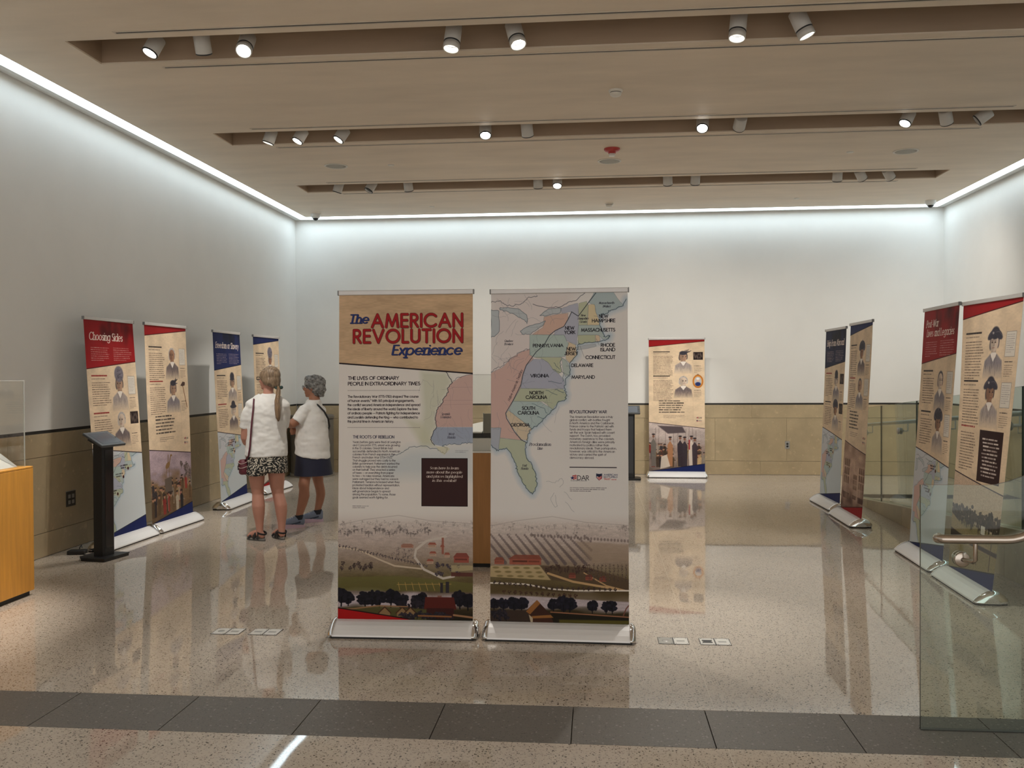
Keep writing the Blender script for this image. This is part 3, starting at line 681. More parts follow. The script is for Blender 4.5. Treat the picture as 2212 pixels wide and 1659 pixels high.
    L = [('The Revolutionary War (1775-1783) shaped "the course', 53), ('of human events." With 165 principal engagements,', 49.7), ('the conflict secured American independence and spread', 54.2), ('the ideals of liberty around the world. Explore the lives', 52.4), ('of ordinary people _ Patriots fighting for independence', 54), ('and Loyalists defending the King _ who contributed to', 52.6), ('this pivotal time in American history.', 34.5)]
    for i, (t, w) in enumerate(L): c.text(t, 6.7, 77.5 + 3.06 * i, 1.62, tx, .17, width=w)
    c.text('THE ROOTS OF REBELLION', 10.8, 107.5, 2.0, (.15, .14, .24), .16, width=30.7)
    L = ['Years before guns were fired at Lexington', 'and Concord in 1775, unrest was growing', 'in the 13 colonies. Great Britain had', 'successfully defended its North American', 'colonies from French expansion in the', 'French and Indian War (1754-1763).', 'That struggle proved very costly to the', 'British government. Parliament wanted the', 'colonists to help pay the debts incurred', 'on their behalf. They enacted a series', 'of taxes _ on everything from paper', 'to tea _ to raise revenue. Americans', 'were outraged but they had no voice in', 'Parliament. Tensions increased when they', 'protested taxation without representation.', 'Ideas about independence and', 'self-governance began to spread', 'among the population. To some, those', 'goals seemed worth fighting for.']
    W = [35.8, 35.2, 29.7, 35.3, 31.5, 29.5, 32, 35, 33.2, 31.5, 30.5, 31, 34, 35, 35, 27, 28, 32, 26.5]
    for i, t in enumerate(L): c.text(t, 10.6, 111 + 2.26 * i, 1.45, (.2, .17, .2), .12, width=W[i])
    c.copy(10.6, 157.6, 24, 2, 1.2, .7, (.35, .32, .34), .7, 5)
    for t, x, y in (('Spanish', 80, Y(1238)), ('Louisiana', 80, Y(1266)), ('West', 84.2, Y(1420)), ('Florida', 84.2, Y(1450))): c.text(t, x, y, 1.7, (.2, .19, .24), .13, 'italic', align='c')
    landscape(c, 160, False)
    c.poly([(0, 232), (100, 246), (0, 246)], (.66, .08, .08)); c.line([(-1, 231.8), (101, 246)], .8, (.14, .05, .06))
    c.rect(62, 122, 96.2, 157.2, (.05, .03, .04)); c.rect(62.3, 122.5, 95.9, 156.8, (.24, .15, .15))
    for i, (t, w) in enumerate((('Scan here to learn', 21), ('more about the people', 26), ('and places highlighted', 26.5), ('in this exhibit!', 17.3))): c.text(t, 79, 130 + 3.05 * i, 1.7, (.93, .88, .84), .17, 'italic', width=w, align='c')
    c.copy(87, 116.6, 97, 2, 1.1, .5, (.35, .35, .4), .6, 8)
    return c

def dar_logo(c, x, y, s):
    """three-letter society mark with a star and waving stripes: x,y is its left baseline, s its capital height"""
    for k in range(3):
        q = [(x + s * (.55 + .2 * j), y - s * (.98 - .36 * k) + s * .1 * math.sin(j * 1.6)) for j in range(5)]
        c.line(q, s * .2, (.70, .14, .16))
    st = [(x + s * .42 + s * (.5 if i % 2 == 0 else .2) * math.sin(i * math.pi / 5), y - s * .45 - s * (.5 if i % 2 == 0 else .2) * math.cos(i * math.pi / 5)) for i in range(10)]
    c.poly(st, (.12, .17, .38))
    c.text('DAR', x + s * 1.62, y, s, (.13, .11, .14), .13, width=s * 2.6)

def trust_logo(c, x, y, s):
    """shield with a gun barrel over stripes, three lines of small capitals beside it"""
    sh = [(x, y - s * 1.3), (x + s * .6, y - s * 1.2), (x + s * 1.2, y - s * 1.3), (x + s * 1.2, y - s * .5), (x + s * .6, y + s * .1), (x, y - s * .5)]
    c.poly(sh, (.13, .17, .30)); c.poly([(x + (px - x - s * .6) * .82 + s * .6, y - s * .6 + (py - y + s * .6) * .82) for px, py in sh], (.92, .9, .88))
    c.poly([(x + .12 * s, y - 1.15 * s), (x + 1.08 * s, y - 1.15 * s), (x + 1.08 * s, y - .85 * s), (x + .6 * s, y - .6 * s), (x + .12 * s, y - .75 * s)], (.13, .14, .24))
    for k in range(3): c.line([(x + s * (.2 + .18 * k), y - s * (.42 - .2 * k)), (x + s * 1.08, y - s * (.72 - .2 * k))], s * .13, (.72, .16, .17))
    for i, (t, col) in enumerate((('AMERICAN', (.2, .22, .35)), ('BATTLEFIELD', (.2, .22, .35)), ('TRUST', (.70, .2, .2)))): c.text(t, x + s * 1.55, y - s * (.92 - .44 * i), s * .3, col, .16, width=s * (2.7 if i < 2 else 1.3))
    for k in range(3): c.dab(x + s * (3.2 + .35 * k), y - s * .1, s * .1, s * .1, (.7, .2, .2))

def front_map():
    c = Canvas(240, 640, (.885, .87, .86))
    X = lambda v: (v - 117) / 12.35
    Y = lambda v: (v - 110) / 12.39
    T = lambda p: (X(p[0]), Y(p[1]))
    c.poly([(0, 0), (60, 0), (60, 40), (30, 80), (0, 110)], (.86, .82, .81), .9, soft=12)
    seaboard(c, T, True)
    # faint islands in the sea
    for q in ([(620, 1830), (700, 1840), (760, 1800), (770, 1850), (740, 1880)], [(690, 1930), (660, 1990), (700, 2060), (720, 2050), (700, 1950)], [(790, 2010), (870, 2100)], [(780, 1920), (850, 1990)]): c.line([T(p) for p in wobble(q, 7, 4, 7)], .2, (.55, .56, .58), .8)
    K = (.12, .11, .14)
    for t, x, y, s in (('NEW', 1137, 356, 28), ('HAMPSHIRE', 1137, 396, 28), ('MASSACHUSETTS', 1088, 480, 28), ('NEW', 833, 460, 28), ('YORK', 833, 500, 28), ('PENNSYLVANIA', 637, 616, 26), ('NEW', 846, 650, 28), ('JERSEY', 846, 690, 28), ('RHODE', 1174, 617, 28), ('ISLAND', 1174, 658, 28), ('CONNECTICUT', 1107, 727, 28), ('DELAWARE', 945, 798, 27), ('MARYLAND', 953, 904, 27), ('VIRGINIA', 560, 890, 27), ('NORTH', 531, 1045, 28), ('CAROLINA', 531, 1085, 28), ('SOUTH', 459, 1184, 28), ('CAROLINA', 459, 1226, 28), ('GEORGIA', 384, 1334, 27)):
        wd = {'MASSACHUSETTS': 300, 'HAMPSHIRE': 205, 'PENNSYLVANIA': 272, 'CONNECTICUT': 262, 'DELAWARE': 192, 'MARYLAND': 205, 'VIRGINIA': 164, 'CAROLINA': 190, 'GEORGIA': 168, 'NORTH': 120, 'SOUTH': 115, 'RHODE': 122, 'ISLAND': 128, 'JERSEY': 117, 'NEW': 78, 'YORK': 96}[t]
        c.text(t, X(x), Y(y), s / 12.39, K, .19, width=wd / 12.35, align='c')
    for a, b in (((905, 560), (965, 715)), ((1070, 545), (1098, 605)), ((800, 790), (838, 790)), ((775, 850), (840, 885)), ((1050, 340), (1090, 345))): c.line([T(a), T(b)], .16, (.35, .35, .38), .9)
    for t, x, y in (('Quebec', 280, 568), ('Province', 280, 596), ('Massachusetts', 1165, 232), ('(Maine)', 1165, 262), ('New', 955, 342), ('Hampshire', 955, 370), ('Grants', 955, 400), ('Proclamation', 565, 1508), ('Line', 565, 1544), ('East', 425, 1696), ('Florida', 425, 1724)):
        big = t in ('Proclamation', 'Line')
        c.text(t, X(x), Y(y), 2.0 if big else 1.55, (.16, .15, .2), .15, 'italic', align='c', width=190 / 12.35 if t == 'Proclamation' else None)
    c.text('Native American Territory', X(288), Y(1105), 1.55, (.22, .17, .2), .14, 'italic', width=24.5, rot=-1.17)
    c.text('REVOLUTIONARY WAR', X(832), Y(1215), 2.0, (.14, .13, .2), .16, width=26.6)
    L = ['The American Revolution was a truly', 'global conflict, with battles fought', 'in North America and the Caribbean.', "France came to the Patriots' aid with", 'funds and troops that helped them', 'win the war. Spain helped with covert', 'support. The Dutch, too, provided', 'monetary assistance to the colonists.', "America's foreign allies were primarily", 'motivated by politics rather than', 'revolutionary ideals. Their participation,', 'however, was critical to the American', 'victory and carried the spirit of', 'democracy abroad.']
    W = [31, 29, 32, 31.6, 30, 32.3, 29, 32, 32.3, 28, 33.5, 32.4, 26.2, 17.3]
    for i, t in enumerate(L): c.text(t, X(832), Y(1257) + 2.27 * i, 1.45, (.22, .19, .22), .12, width=W[i])
    c.line([(X(832), Y(1700)), (X(1246), Y(1700))], .6, (.14, .11, .14))
    dar_logo(c, X(838), Y(1813), 3.1); trust_logo(c, X(1066), Y(1812), 3.6)
    c.copy(X(838), Y(1822), X(1025), 1, 1, .5, (.3, .3, .33), .8, 2)
    c.copy(X(832), Y(1886), X(1170), 3, 1.2, .8, (.36, .34, .36), .8, 3)
    landscape(c, 160, True)
    return c

def bust(c, x, y, w, h, seed, hat=None, hair=(.35, .33, .36), skin=(.80, .72, .66), coat=(.55, .52, .54), collar=True):
    """pencil portrait, head and shoulders, top left corner x,y"""
    r = random.Random(seed); cx = x + w * .5
    hy = y + h * .36; rx, ry = w * .19, h * .155
    c.poly([(cx - w * .5, y + h), (cx - w * .42, y + h * .68), (cx - w * .16, y + h * .56), (cx + w * .16, y + h * .56), (cx + w * .42, y + h * .68), (cx + w * .5, y + h)], coat, .85, soft=1.5, fade=(y + h * 1.04, y + h * .72))
    for i in range(26):
        sx = cx + r.uniform(-.42, .42) * w; sy = y + h * r.uniform(.62, .8)
        c.line([(sx, sy), (sx + r.uniform(-.06, .06) * w, sy + h * r.uniform(.06, .2))], .35, [k * .7 for k in coat], .5)
    c.poly([(cx - w * .1, hy + ry * .5), (cx + w * .1, hy + ry * .5), (cx + w * .14, y + h * .62), (cx - w * .14, y + h * .62)], [k * .86 for k in skin])
    if collar:
        c.poly([(cx - w * .15, y + h * .56), (cx, y + h * .7), (cx + w * .15, y + h * .56), (cx + w * .1, y + h * .53), (cx - w * .1, y + h * .53)], (.93, .9, .87), .95)
        c.line([(cx - w * .16, y + h * .56), (cx - w * .03, y + h * .8)], .4, (.3, .28, .3), .7); c.line([(cx + w * .16, y + h * .56), (cx + w * .03, y + h * .8)], .4, (.3, .28, .3), .7)
    if hair is not None:
        c.dab(cx, hy - ry * .3, rx * 1.18, ry * 1.0, hair, .95, .2); c.dab(cx - rx * .95, hy + ry * .2, rx * .34, ry * .62, hair, .9, .4); c.dab(cx + rx * .95, hy + ry * .1, rx * .26, ry * .5, hair, .9, .4)
    c.dab(cx, hy, rx, ry, skin, 1, .12); c.dab(cx - rx * .5, hy + ry * .15, rx * .55, ry * .85, [k * .72 for k in skin], .55, .7)
    k = (.25, .2, .2)
    tn = r.choice((-.3, .3, .25, -.22)) * rx; cx += tn
    for sx in (-.38, .42):
        c.dab(cx + rx * sx, hy - ry * .08, rx * .2, ry * .09, k, .9); c.line([(cx + rx * (sx - .22), hy - ry * .26), (cx + rx * (sx + .22), hy - ry * .28)], .4, k, .7)
    c.line([(cx + rx * .08, hy - ry * .05), (cx + rx * .18, hy + ry * .32), (cx, hy + ry * .34)], .3, k, .7)
    c.line([(cx - rx * .25, hy + ry * .58), (cx + rx * .3, hy + ry * .57)], .45, (.5, .25, .24), .85)
    cx -= tn; d = (.24, .23, .27)
    rx0 = cx
    if hat == 'tricorn':
        c.dab(cx, hy - ry * 1.15, w * .2, ry * .75, d, 1, .25)
        for sg in (-1, 1):
            c.dab(cx + sg * w * .16, hy - ry * 1.0, w * .22, ry * .46, shade(d, 1.1), 1, .2, sg * .5); c.line([(cx + sg * w * .02, hy - ry * 1.25), (cx + sg * w * .18, hy - ry * 1.3), (cx + sg * w * .34, hy - ry * .75)], .45, (.48, .46, .48), .8)
        c.dab(cx - w * .1, hy - ry * 1.15, w * .04, ry * .14, (.75, .72, .7), .9)
    elif hat == 'bicorn':
        for a in range(15):
            q = math.pi * a / 14; c.dab(cx - w * .26 * math.cos(q), hy - ry * (.75 + .75 * math.sin(q)), w * .12, ry * .5, shade(d, .85 + .3 * (a % 3)), 1, .25)
        c.dab(cx, hy - ry * .95, w * .26, ry * .5, d, 1, .25); c.line([(cx - w * .04, hy - ry * 1.75), (cx + w * .03, hy - ry * 2.2)], 1.0, (.5, .48, .5), .9)
    elif hat == 'tall':
        c.dab(cx, hy - ry * 1.55, w * .27, ry * 1.25, (.44, .42, .47), .95, .2)
        for i in range(26): a = r.uniform(0, 6.28); q = r.random() ** .5; c.line([(cx + w * .22 * q * math.cos(a), hy - ry * (1.55 - 1.0 * q * math.sin(a))), (cx + w * (.22 * q * math.cos(a) + .07), hy - ry * (1.65 - 1.0 * q * math.sin(a)))], .7, shade((.45, .43, .48), r.uniform(.5, 1.4)), .8)
    elif hat == 'round':
        c.dab(cx, hy - ry * .75, w * .33, ry * .38, d, 1, .3); c.dab(cx, hy - ry * 1.15, w * .2, ry * .75, d, 1, .25)
    elif hat == 'cap':
        c.dab(cx, hy - ry * 1.1, w * .22, ry * .85, d, 1, .3); c.line([(cx - w * .25, hy - ry * .55), (cx + w * .25, hy - ry * .6)], .9, d)
    elif hat == 'feathers':
        for i in range(12): c.line([(cx + w * .05, hy - ry * .9), (cx + w * r.uniform(.1, .42), hy - ry * r.uniform(.9, 1.9))], .9, shade(d, r.uniform(.6, 1.6)), .9)
        c.dab(cx, hy - ry * 1.0, w * .2, ry * .5, d, 1, .3)
    for i in range(14):
        a = r.uniform(3.3, 6.1)
        c.line([(cx + rx * 1.05 * math.cos(a), hy + ry * 1.05 * math.sin(a)), (cx + rx * 1.25 * math.cos(a + .2), hy + ry * 1.3 * math.sin(a + .2))], .3, (.2, .19, .22), .4)

def paper(c, y0=0, y1=None):
    c.grain(.05, 9, 12, 41, y0, y1); c.grain(.025, 1.2, 3, 42, y0, y1)

def crowd(c, y0, seed, sky, ground, mono):
    """an oil painting of a crowd: loose brushwork figures under a smoky sky"""
    r = random.Random(seed); H = 240
    n = vnoise(c.h, c.w, 5 * c.k, 11 * c.k, seed)
    Y = np.arange(c.h)[:, None] / c.k + 0 * n; t = np.clip((Y - y0) / (H - y0) + (n - .5) * .25, 0, 1)
    col = np.stack([np.interp(t, [0, .35, .55, 1], [sky[k], sky[k] * .86, ground[k] * 1.1, ground[k] * .8]) for k in range(3)], -1)
    m = c.clip[..., None] if c.clip is not None else 1
    c.a = c.a * (1 - m) + col * m
    D = H - y0
    for i in range(10): c.dab(r.uniform(0, 100), y0 + D * r.uniform(.0, .3), r.uniform(8, 22), r.uniform(3, 7), shade(sky, r.uniform(.75, 1.1)), .5, 1)
    for row in range(3):
        for i in range(15):
            x = r.uniform(0, 100); yb = y0 + D * (.62 + .13 * row + r.uniform(0, .05)); h = D * (.2 + .035 * row)
            pal = mono or r.choice([(.72, .67, .6), (.55, .2, .18), (.3, .24, .2), (.42, .33, .24), (.66, .56, .42), (.2, .18, .2)])
            cc = shade(pal, r.uniform(.7, 1.15))
            c.poly([(x - h * .14, yb), (x - h * .17, yb - h * .7), (x, yb - h * .84), (x + h * .16, yb - h * .68), (x + h * .12, yb)], cc, .9, soft=.8)
            c.dab(x, yb - h * .9, h * .085, h * .1, (.7, .52, .42), .95, .3); c.dab(x, yb - h * .97, h * .12, h * .05, (.17, .14, .15), .8, .4)
            c.line([(x, yb - h * .6), (x + r.uniform(-.3, .3) * h, yb - h * r.uniform(.4, 1))], h * .06, [v * .9 for v in cc], .9)
    c.grain(.07, .7, 1.3, seed + 3, y0)

def stills(c, y0, kind, seed):
    r = random.Random(seed); H = 240; D = H - y0
    if kind == 'monument':
        crowd(c, y0, seed, (.74, .66, .70), (.48, .38, .28), None)
        c.poly([(33, y0 + D * .62), (33, y0 + D * .44), (50, y0 + D * .42), (50, y0 + D * .62)], (.42, .37, .33), 1)
        for p, q in (((36, .42), (40, .28)), ((45, .42), (45, .28))): c.line([(p[0], y0 + D * p[1]), (q[0], y0 + D * q[1])], 1, (.5, .38, .24))
        c.dab(42, y0 + D * .26, 6, 3.4, (.55, .42, .27), 1, .3, -.5); c.line([(46, y0 + D * .23), (50, y0 + D * .13)], 2, (.55, .42, .27)); c.dab(51, y0 + D * .13, 2.4, 1.3, (.55, .42, .27), 1); c.line([(43, y0 + D * .22), (44, y0 + D * .12)], 1.6, (.5, .38, .25))
        for i in range(14): tree_dab(c, r.uniform(74, 98), y0 + D * r.uniform(.3, .5), 5, (.42, .37, .36), i, .7)
    elif kind == 'council':
        crowd(c, y0, seed, (.80, .74, .72), (.56, .49, .46), None)
        c.poly([(16, y0 + D * .08), (60, y0 + D * .1), (66, y0 + D * .22), (34, y0 + D * .24)], (.30, .26, .28), .9, soft=2)
        for x in (12, 18, 30, 44, 52, 66, 72, 78, 84): c.line([(x, y0 + D * r.uniform(.1, .2)), (x + r.uniform(-2, 2), y0 + D * .6)], .5, (.35, .3, .3), .9)
        for x, cc, hh in ((8, (.45, .43, .41), .66), (38, (.66, .47, .34), .6), (56, (.20, .17, .2), .62), (64, (.22, .19, .22), .6), (76, (.83, .78, .74), .62), (82, (.24, .2, .23), .58)):
            yb = y0 + D * .9; h = D * hh
            c.poly([(x - 4, yb), (x - 5, yb - h * .72), (x, yb - h * .86), (x + 5, yb - h * .7), (x + 4, yb)], cc, .95, soft=.7); c.dab(x, yb - h * .92, 2.2, 2.8, (.5, .36, .3), 1, .3); c.dab(x, yb - h * .98, 3.2, 1.3, (.16, .14, .16), .95, .3)
        c.rect(71, y0 + D * .36, 73.5, y0 + D * .56, (.6, .17, .2), .9)
        c.poly([(20, y0 + D * .95), (22, y0 + D * .7), (32, y0 + D * .66), (38, y0 + D * .9)], (.82, .77, .72), .95, soft=.7)
    elif kind == 'ships':
        n = vnoise(c.h, c.w, 8 * c.k, 16 * c.k, seed); m = c.clip[..., None]
        Y = np.arange(c.h)[:, None] / c.k + 0 * n; t = np.clip((Y - y0) / D + (n - .5) * .4, 0, 1)
        col = np.stack([np.interp(t, [0, .4, .75, 1], v) for v in ((.60, .80, .62, .38), (.49, .68, .50, .28), (.43, .60, .44, .25))], -1)
        c.a = c.a * (1 - m) + col * m
        for bx, s in ((22, 1.), (62, .6), (88, .85)):
            yb = y0 + D * .74
            c.poly([(bx - 16 * s, yb), (bx + 16 * s, yb), (bx + 12 * s, yb + 8 * s), (bx - 13 * s, yb + 8 * s)], (.30, .2, .18), .85, soft=.7)
            for k in (-9, 0, 9):
                x = bx + k * s; c.line([(x, yb), (x, yb - 44 * s)], .7, (.28, .2, .17), .9)
                for j in range(3): c.poly([(x - 4 * s, yb - (12 + 11 * j) * s), (x + 4 * s, yb - (12 + 11 * j) * s), (x + 3 * s, yb - (21 + 11 * j) * s), (x - 3 * s, yb - (21 + 11 * j) * s)], (.42, .31, .26), .8, soft=.5)
        for i in range(16): c.dab(r.uniform(0, 100), y0 + D * r.uniform(.55, .8), r.uniform(5, 12), r.uniform(3, 6), (.76, .66, .58), .3, 1)
        c.grain(.07, .6, 1.4, seed, y0)
    elif kind == 'field':
        c.rect(0, y0 - 2, 100, 241, (.78, .69, .60))
        c.poly([(0, y0 + D * .42), (100, y0 + D * .52), (100, 241), (0, 241)], (.56, .50, .36))
        for i in range(60): tree_dab(c, r.uniform(-2, 102), y0 + D * (.44 + .0012 * i), r.uniform(5, 10), (.26, .22, .2), i, .95, 8)
        c.poly([(0, y0 + D * .44), (50, y0 + D * .6), (100, y0 + D * .66), (100, y0 + D * .7), (0, y0 + D * .72)], (.60, .53, .40), 1, soft=.8)
        c.poly([(0, y0 + D * .59), (55, y0 + D * .65), (100, y0 + D * .66), (100, y0 + D * .70), (0, y0 + D * .67)], (.25, .2, .19), 1, soft=.8)
        c.rect(66, y0 + D * .46, 74, y0 + D * .54, (.86, .83, .79)); c.rect(66.5, y0 + D * .54, 73.5, y0 + D * .62, (.34, .18, .15))
        for x in (62, 88): c.line([(x, y0 + D * .46), (x, y0 + D * .84)], 1.3, (.3, .25, .22))
        c.grain(.08, .6, 1.1, seed, y0)

def mid_rows(c, spec, seed):
    """headings, copy, portraits and small pictures of one interior panel"""
    for k, (hy, n, hat, pic, red) in enumerate(spec):
        c.rect(8, hy - 1.5, 38, hy, (.62, .18, .17) if red else INK, .75); c.squig(8, hy, 38, 1.7, (.5, .13, .13) if red else INK, .8, seed + k)
        c.squig(8, hy + 3.2, 34, 1.3, (.4, .33, .3), .8, seed + k + 9)
        c.copy(8, hy + 7.5, 44, n, 2.45, 1.25, (.34, .27, .24), .85, seed + 5 * k)
        bust(c, 45, hy - 8, 34, 47, seed + k, hat, hair=[(.36, .33, .36), (.30, .27, .28), (.72, .7, .7)][(seed + k) % 3], skin=[(.84, .76, .69), (.70, .57, .48), (.62, .47, .38)][(seed + 2 * k) % 3], coat=[(.50, .48, .52), (.62, .58, .58), (.40, .36, .38)][(seed + k) % 3])
        if pic == 'letter':
            c.rect(80, hy, 95, hy + 21, (.55, .52, .5)); c.rect(80.4, hy + .4, 94.6, hy + 20.6, (.86, .83, .79)); c.copy(81.5, hy + 3, 93.5, 9, 1.8, .9, (.55, .52, .52), .7, seed + 3)
        elif pic == 'dark':
            c.rect(80, hy, 97, hy + 14, (.17, .13, .13))
            for i in range(12): c.dab(80 + (i * 5.3) % 15 + 1, hy + 3 + (i * 3.7) % 9, 1.5, 2, (.42, .36, .33), .7, .6)
        elif pic == 'oval':
            c.dab(88, hy + 9, 9.5, 12, (.72, .42, .15), 1, .1); c.dab(88, hy + 9, 7.6, 9.8, (.86, .62, .3), 1, .1); c.dab(88, hy + 9, 6.4, 8.4, (.74, .73, .74), 1, .1); c.dab(88, hy + 6.5, 2.6, 3.4, (.85, .72, .64), 1); c.dab(88, hy + 14, 5, 3.6, (.15, .2, .42), 1, .4); c.dab(88, hy + 4.2, 3, 2, (.9, .9, .9), 1, .4); c.line([(86.5, hy - 3.5), (89.5, hy - 3.5)], .8, (.25, .2, .2))
        elif pic == 'axe':
            c.line([(85, hy + 3), (95, hy + 33)], 1.4, (.50, .33, .2)); c.poly([(80, hy + 5), (86, hy), (92, hy + 1), (91, hy + 5), (85, hy + 6)], (.3, .22, .2))
        c.squig(81, hy + 25.5, 93, 1.2, INK, .8, seed + 7 + k); c.copy(81, hy + 28.4, 95, 6, 1.75, .85, (.4, .33, .3), .75, seed + 11 + k)
    c.line([(79.2, spec[0][0] - 8 if spec else 60), (79.2, 150)], .25, (.66, .54, .44), .6)

def panel(kind, title=None, head=RED, wedge=None, foot='map', spec=(), seed=1, quote=True):
    """one interior banner. kind 'lead' has a deep titled head; 'follow' a shallow slanted one"""
    c = Canvas(240, 380, BEIGE); paper(c)
    lead = kind == 'lead'
    ha, hb = (55, 46) if lead else (14, 4.5)
    if foot is not None:
        ya, yb = (141, 153) if lead else (151, 162)
        mask = Canvas(240, 380, (0, 0, 0)); mask.poly([(-1, ya), (101, yb), (101, 242), (-1, 242)], (1, 1, 1)); c.clip = mask.a[..., 0]
        if foot == 'map':
            c.poly([(-1, ya - 1), (101, yb - 1), (101, 242), (-1, 242)], (.80, .83, .85))
            T = lambda p: ((p[0] - 60) / 13.6, ya + 3 + (p[1] - 110) / 19.6)
            c.poly([T(p) for p in [(60, 110), (700, 110), (600, 500), (300, 800), (60, 900)]], (.80, .80, .82), .8, soft=5)
            seaboard(c, T, False)
            r = random.Random(seed)
            for i in range(3):
                x, y = r.uniform(38, 78), ya + r.uniform(16, 60)
                c.dab(x, y, 1.7, 1.7, (.25, .08, .08)); c.squig(x - 16, y - 3.4, x - 1, 2., INK, .9, seed + i); c.squig(x - 15, y - .8, x - 4, 2., INK, .9, seed + i + 4)
        else: stills(c, ya - 1, foot, seed)
        c.clip = None
        c.line([(-1, ya), (101, yb)], .9, (.16, .10, .14))
    c.poly([(-1, -1), (101, -1), (101, hb), (-1, ha)], head)
    if lead:
        mask = Canvas(240, 380, (0, 0, 0)); mask.poly([(-1, -1), (101, -1), (101, hb), (-1, ha)], (1, 1, 1)); c.clip = mask.a[..., 0]
        r = random.Random(seed)
        for i in range(26): c.dab(r.uniform(35, 100), r.uniform(0, 20), r.uniform(2, 8), r.uniform(4, 12), shade(head, r.uniform(.2, .9)), .35, 1)
        c.clip = None
        wh = (.94, .88, .84)
        ts = title.split('|')
        for i, t in enumerate(ts): c.text(t, 9 + (3 if i else 0), 23 - 9 * (len(ts) - 1) + 9.5 * i + (4 if len(ts) > 1 else 0), 8.2 if len(ts) == 1 else 7, wh, .17, 'italic', width={'Choosing Sides': 66, 'Freedom or Slavery': 84, 'Help From Abroad': 82, 'Post-War': 36, 'Lives and Legacies': 78}.get(t))
        y = 32 if len(ts) == 1 else 34
        c.copy(10, y, 47, 7, 2.3, 1.15, (.86, .74, .70), .85, seed); c.copy(54, y - .5, 93, 7, 2.3, 1.15, (.86, .74, .70), .85, seed + 1)
    c.line([(-1, ha), (101, hb)], .8, [v * .35 for v in head])
    mid_rows(c, spec, seed)
    if quote == 'box':
        c.squig(8, 110, 38, 2., (.62, .15, .15), .9, seed); c.copy(8, 115.5, 42, 14, 2.5, 1.25, (.34, .27, .24), .85, seed)
        c.rect(49, 111, 91, 155, (.20, .12, .12))
        for i in range(11): c.squig(55 + (i * 5) % 4, 119 + i * 3.1, 82 + (i * 7) % 5, 1.9, (.93, .88, .84), 1., seed + i)
    elif quote and not lead:
        for i in range(6): c.squig(18, 113 + i * 4.1, 18 + 38 + (i * 7) % 9, 2.3, INK, .95, seed + i)
        c.copy(26, 139, 66, 3, 2.2, 1., (.4, .33, .3), .8, seed)
        dar_logo(c, 85, 144, 2.3); trust_logo(c, 85, 150, 2.3)
    if wedge is not None:
        c.poly([(-1, 240.5), (101, 226), (101, 242), (-1, 242)], wedge); c.line([(-1, 240), (101, 225.6)], .8, [v * .4 for v in wedge])
    return c
# ---------------------------------------------------------------- the room
XL, XR, YB, ZC = -4.90, 5.33, 14.68, 4.13       # wall planes and ceiling height
Y0 = -2.5                                        # the room runs on a little behind the viewpoint, open to the lobby
DADO, REV = 1.10, 1.13
SLOTS = [(6.59, 7.11), (9.26, 9.79), (11.93, 12.43)]
SX0, SX1 = -3.97, 4.41
CE0, CE1, CEB = -4.63, 5.06, 14.36               # ceiling edges inside the cove

plaster = mat('white_plaster', (.80, .795, .77), .75, var=.02, scale=2.5, bmp=.03, bscale=90.)
ceil_m = mat('tan_plaster', (.74, .635, .51), .6, var=.09, scale=1.6, bmp=.04, bscale=30., stretch=(.6, 2.2, 1.))
reveal = mat('dark_reveal', (.035, .033, .03), .5)
stone = limestone('limestone', (.50, .40, .255))
joint = mat('stone_backing', (.16, .12, .075), .8)
white_metal = mat('white_metal', (.72, .72, .70), .4, var=.03)
grey_metal = mat('grey_metal', (.52, .52, .51), .35, var=.03)
terr = terrazzo('terrazzo', (.555, .48, .402), (.055, .042, .034), (.50, .44, .37), 62., .03, .0022)
gran = terrazzo('grey_granite', (.135, .122, .106), (.05, .044, .04), (.24, .22, .2), 80., .5)
strip_m = mat('zinc_strip', (.64, .57, .47), .25)
cove_m = glow('cove_diffuser', COOL, COVE)

def walls():
    b = MB(); b.box(XL - .14, Y0, 0, XL - .03, YB + .14, REV); b.box(XL - .14, Y0, REV, XL, YB + .14, 4.6)
    wl = struct('wall_left', b, [plaster])
    b = MB(); b.box(XL - .03, YB + .03, 0, XR + .03, YB + .14, REV); b.box(XL, YB, REV, XR, YB + .14, 4.6)
    wb = struct('wall_back', b, [plaster])
    b = MB(); b.box(XR + .03, Y0, 0, XR + .14, YB + .14, REV); b.box(XR, Y0, REV, XR + .14, YB + .14, 4.6)
    wr = struct('wall_right', b, [plaster])
    # dark metal reveal over the stone, one per wall
    struct('trim_1', MB().box(XL - .028, Y0, DADO + .001, XL - .012, YB, REV - .001), reveal)
    struct('trim_2', MB().box(XL, YB + .012, DADO + .001, XR, YB + .028, REV - .001), reveal)
    struct('trim_3', MB().box(XR + .012, Y0, DADO + .001, XR + .028, YB, REV - .001), reveal)
    # stone wainscot: three courses of separate slabs
    cs = [(.004, .215, 1.13, .56), (.219, .892, 1.106, 0.), (.896, DADO, 1.106, .57)]
    g = .0018
    def course(parent, a0, a1, mk, phase):
        for z0, z1, L, off in cs:
            a = a0
            e = a0 + ((phase + off) % L)
            while a < a1 - .02:
                e2 = min(e, a1)
                if e2 - a > .03: mk(a + g / 2, e2 - g / 2, z0, z1).build('stone_panel', stone, parent)
                a = e2; e = a + L
    course(wb, XL + .025, XR - .025, lambda a, b, z0, z1: MB().box(a, YB - .0, z0, b, YB + .03, z1, .001), .1)
    course(wl, 3.0, YB - .002, lambda a, b, z0, z1: MB().box(XL - .03, a, z0, XL, b, z1, .001), .35)
    course(wr, 3.0, YB - .002, lambda a, b, z0, z1: MB().box(XR, a, z0, XR + .03, b, z1, .0015), .7)
walls()

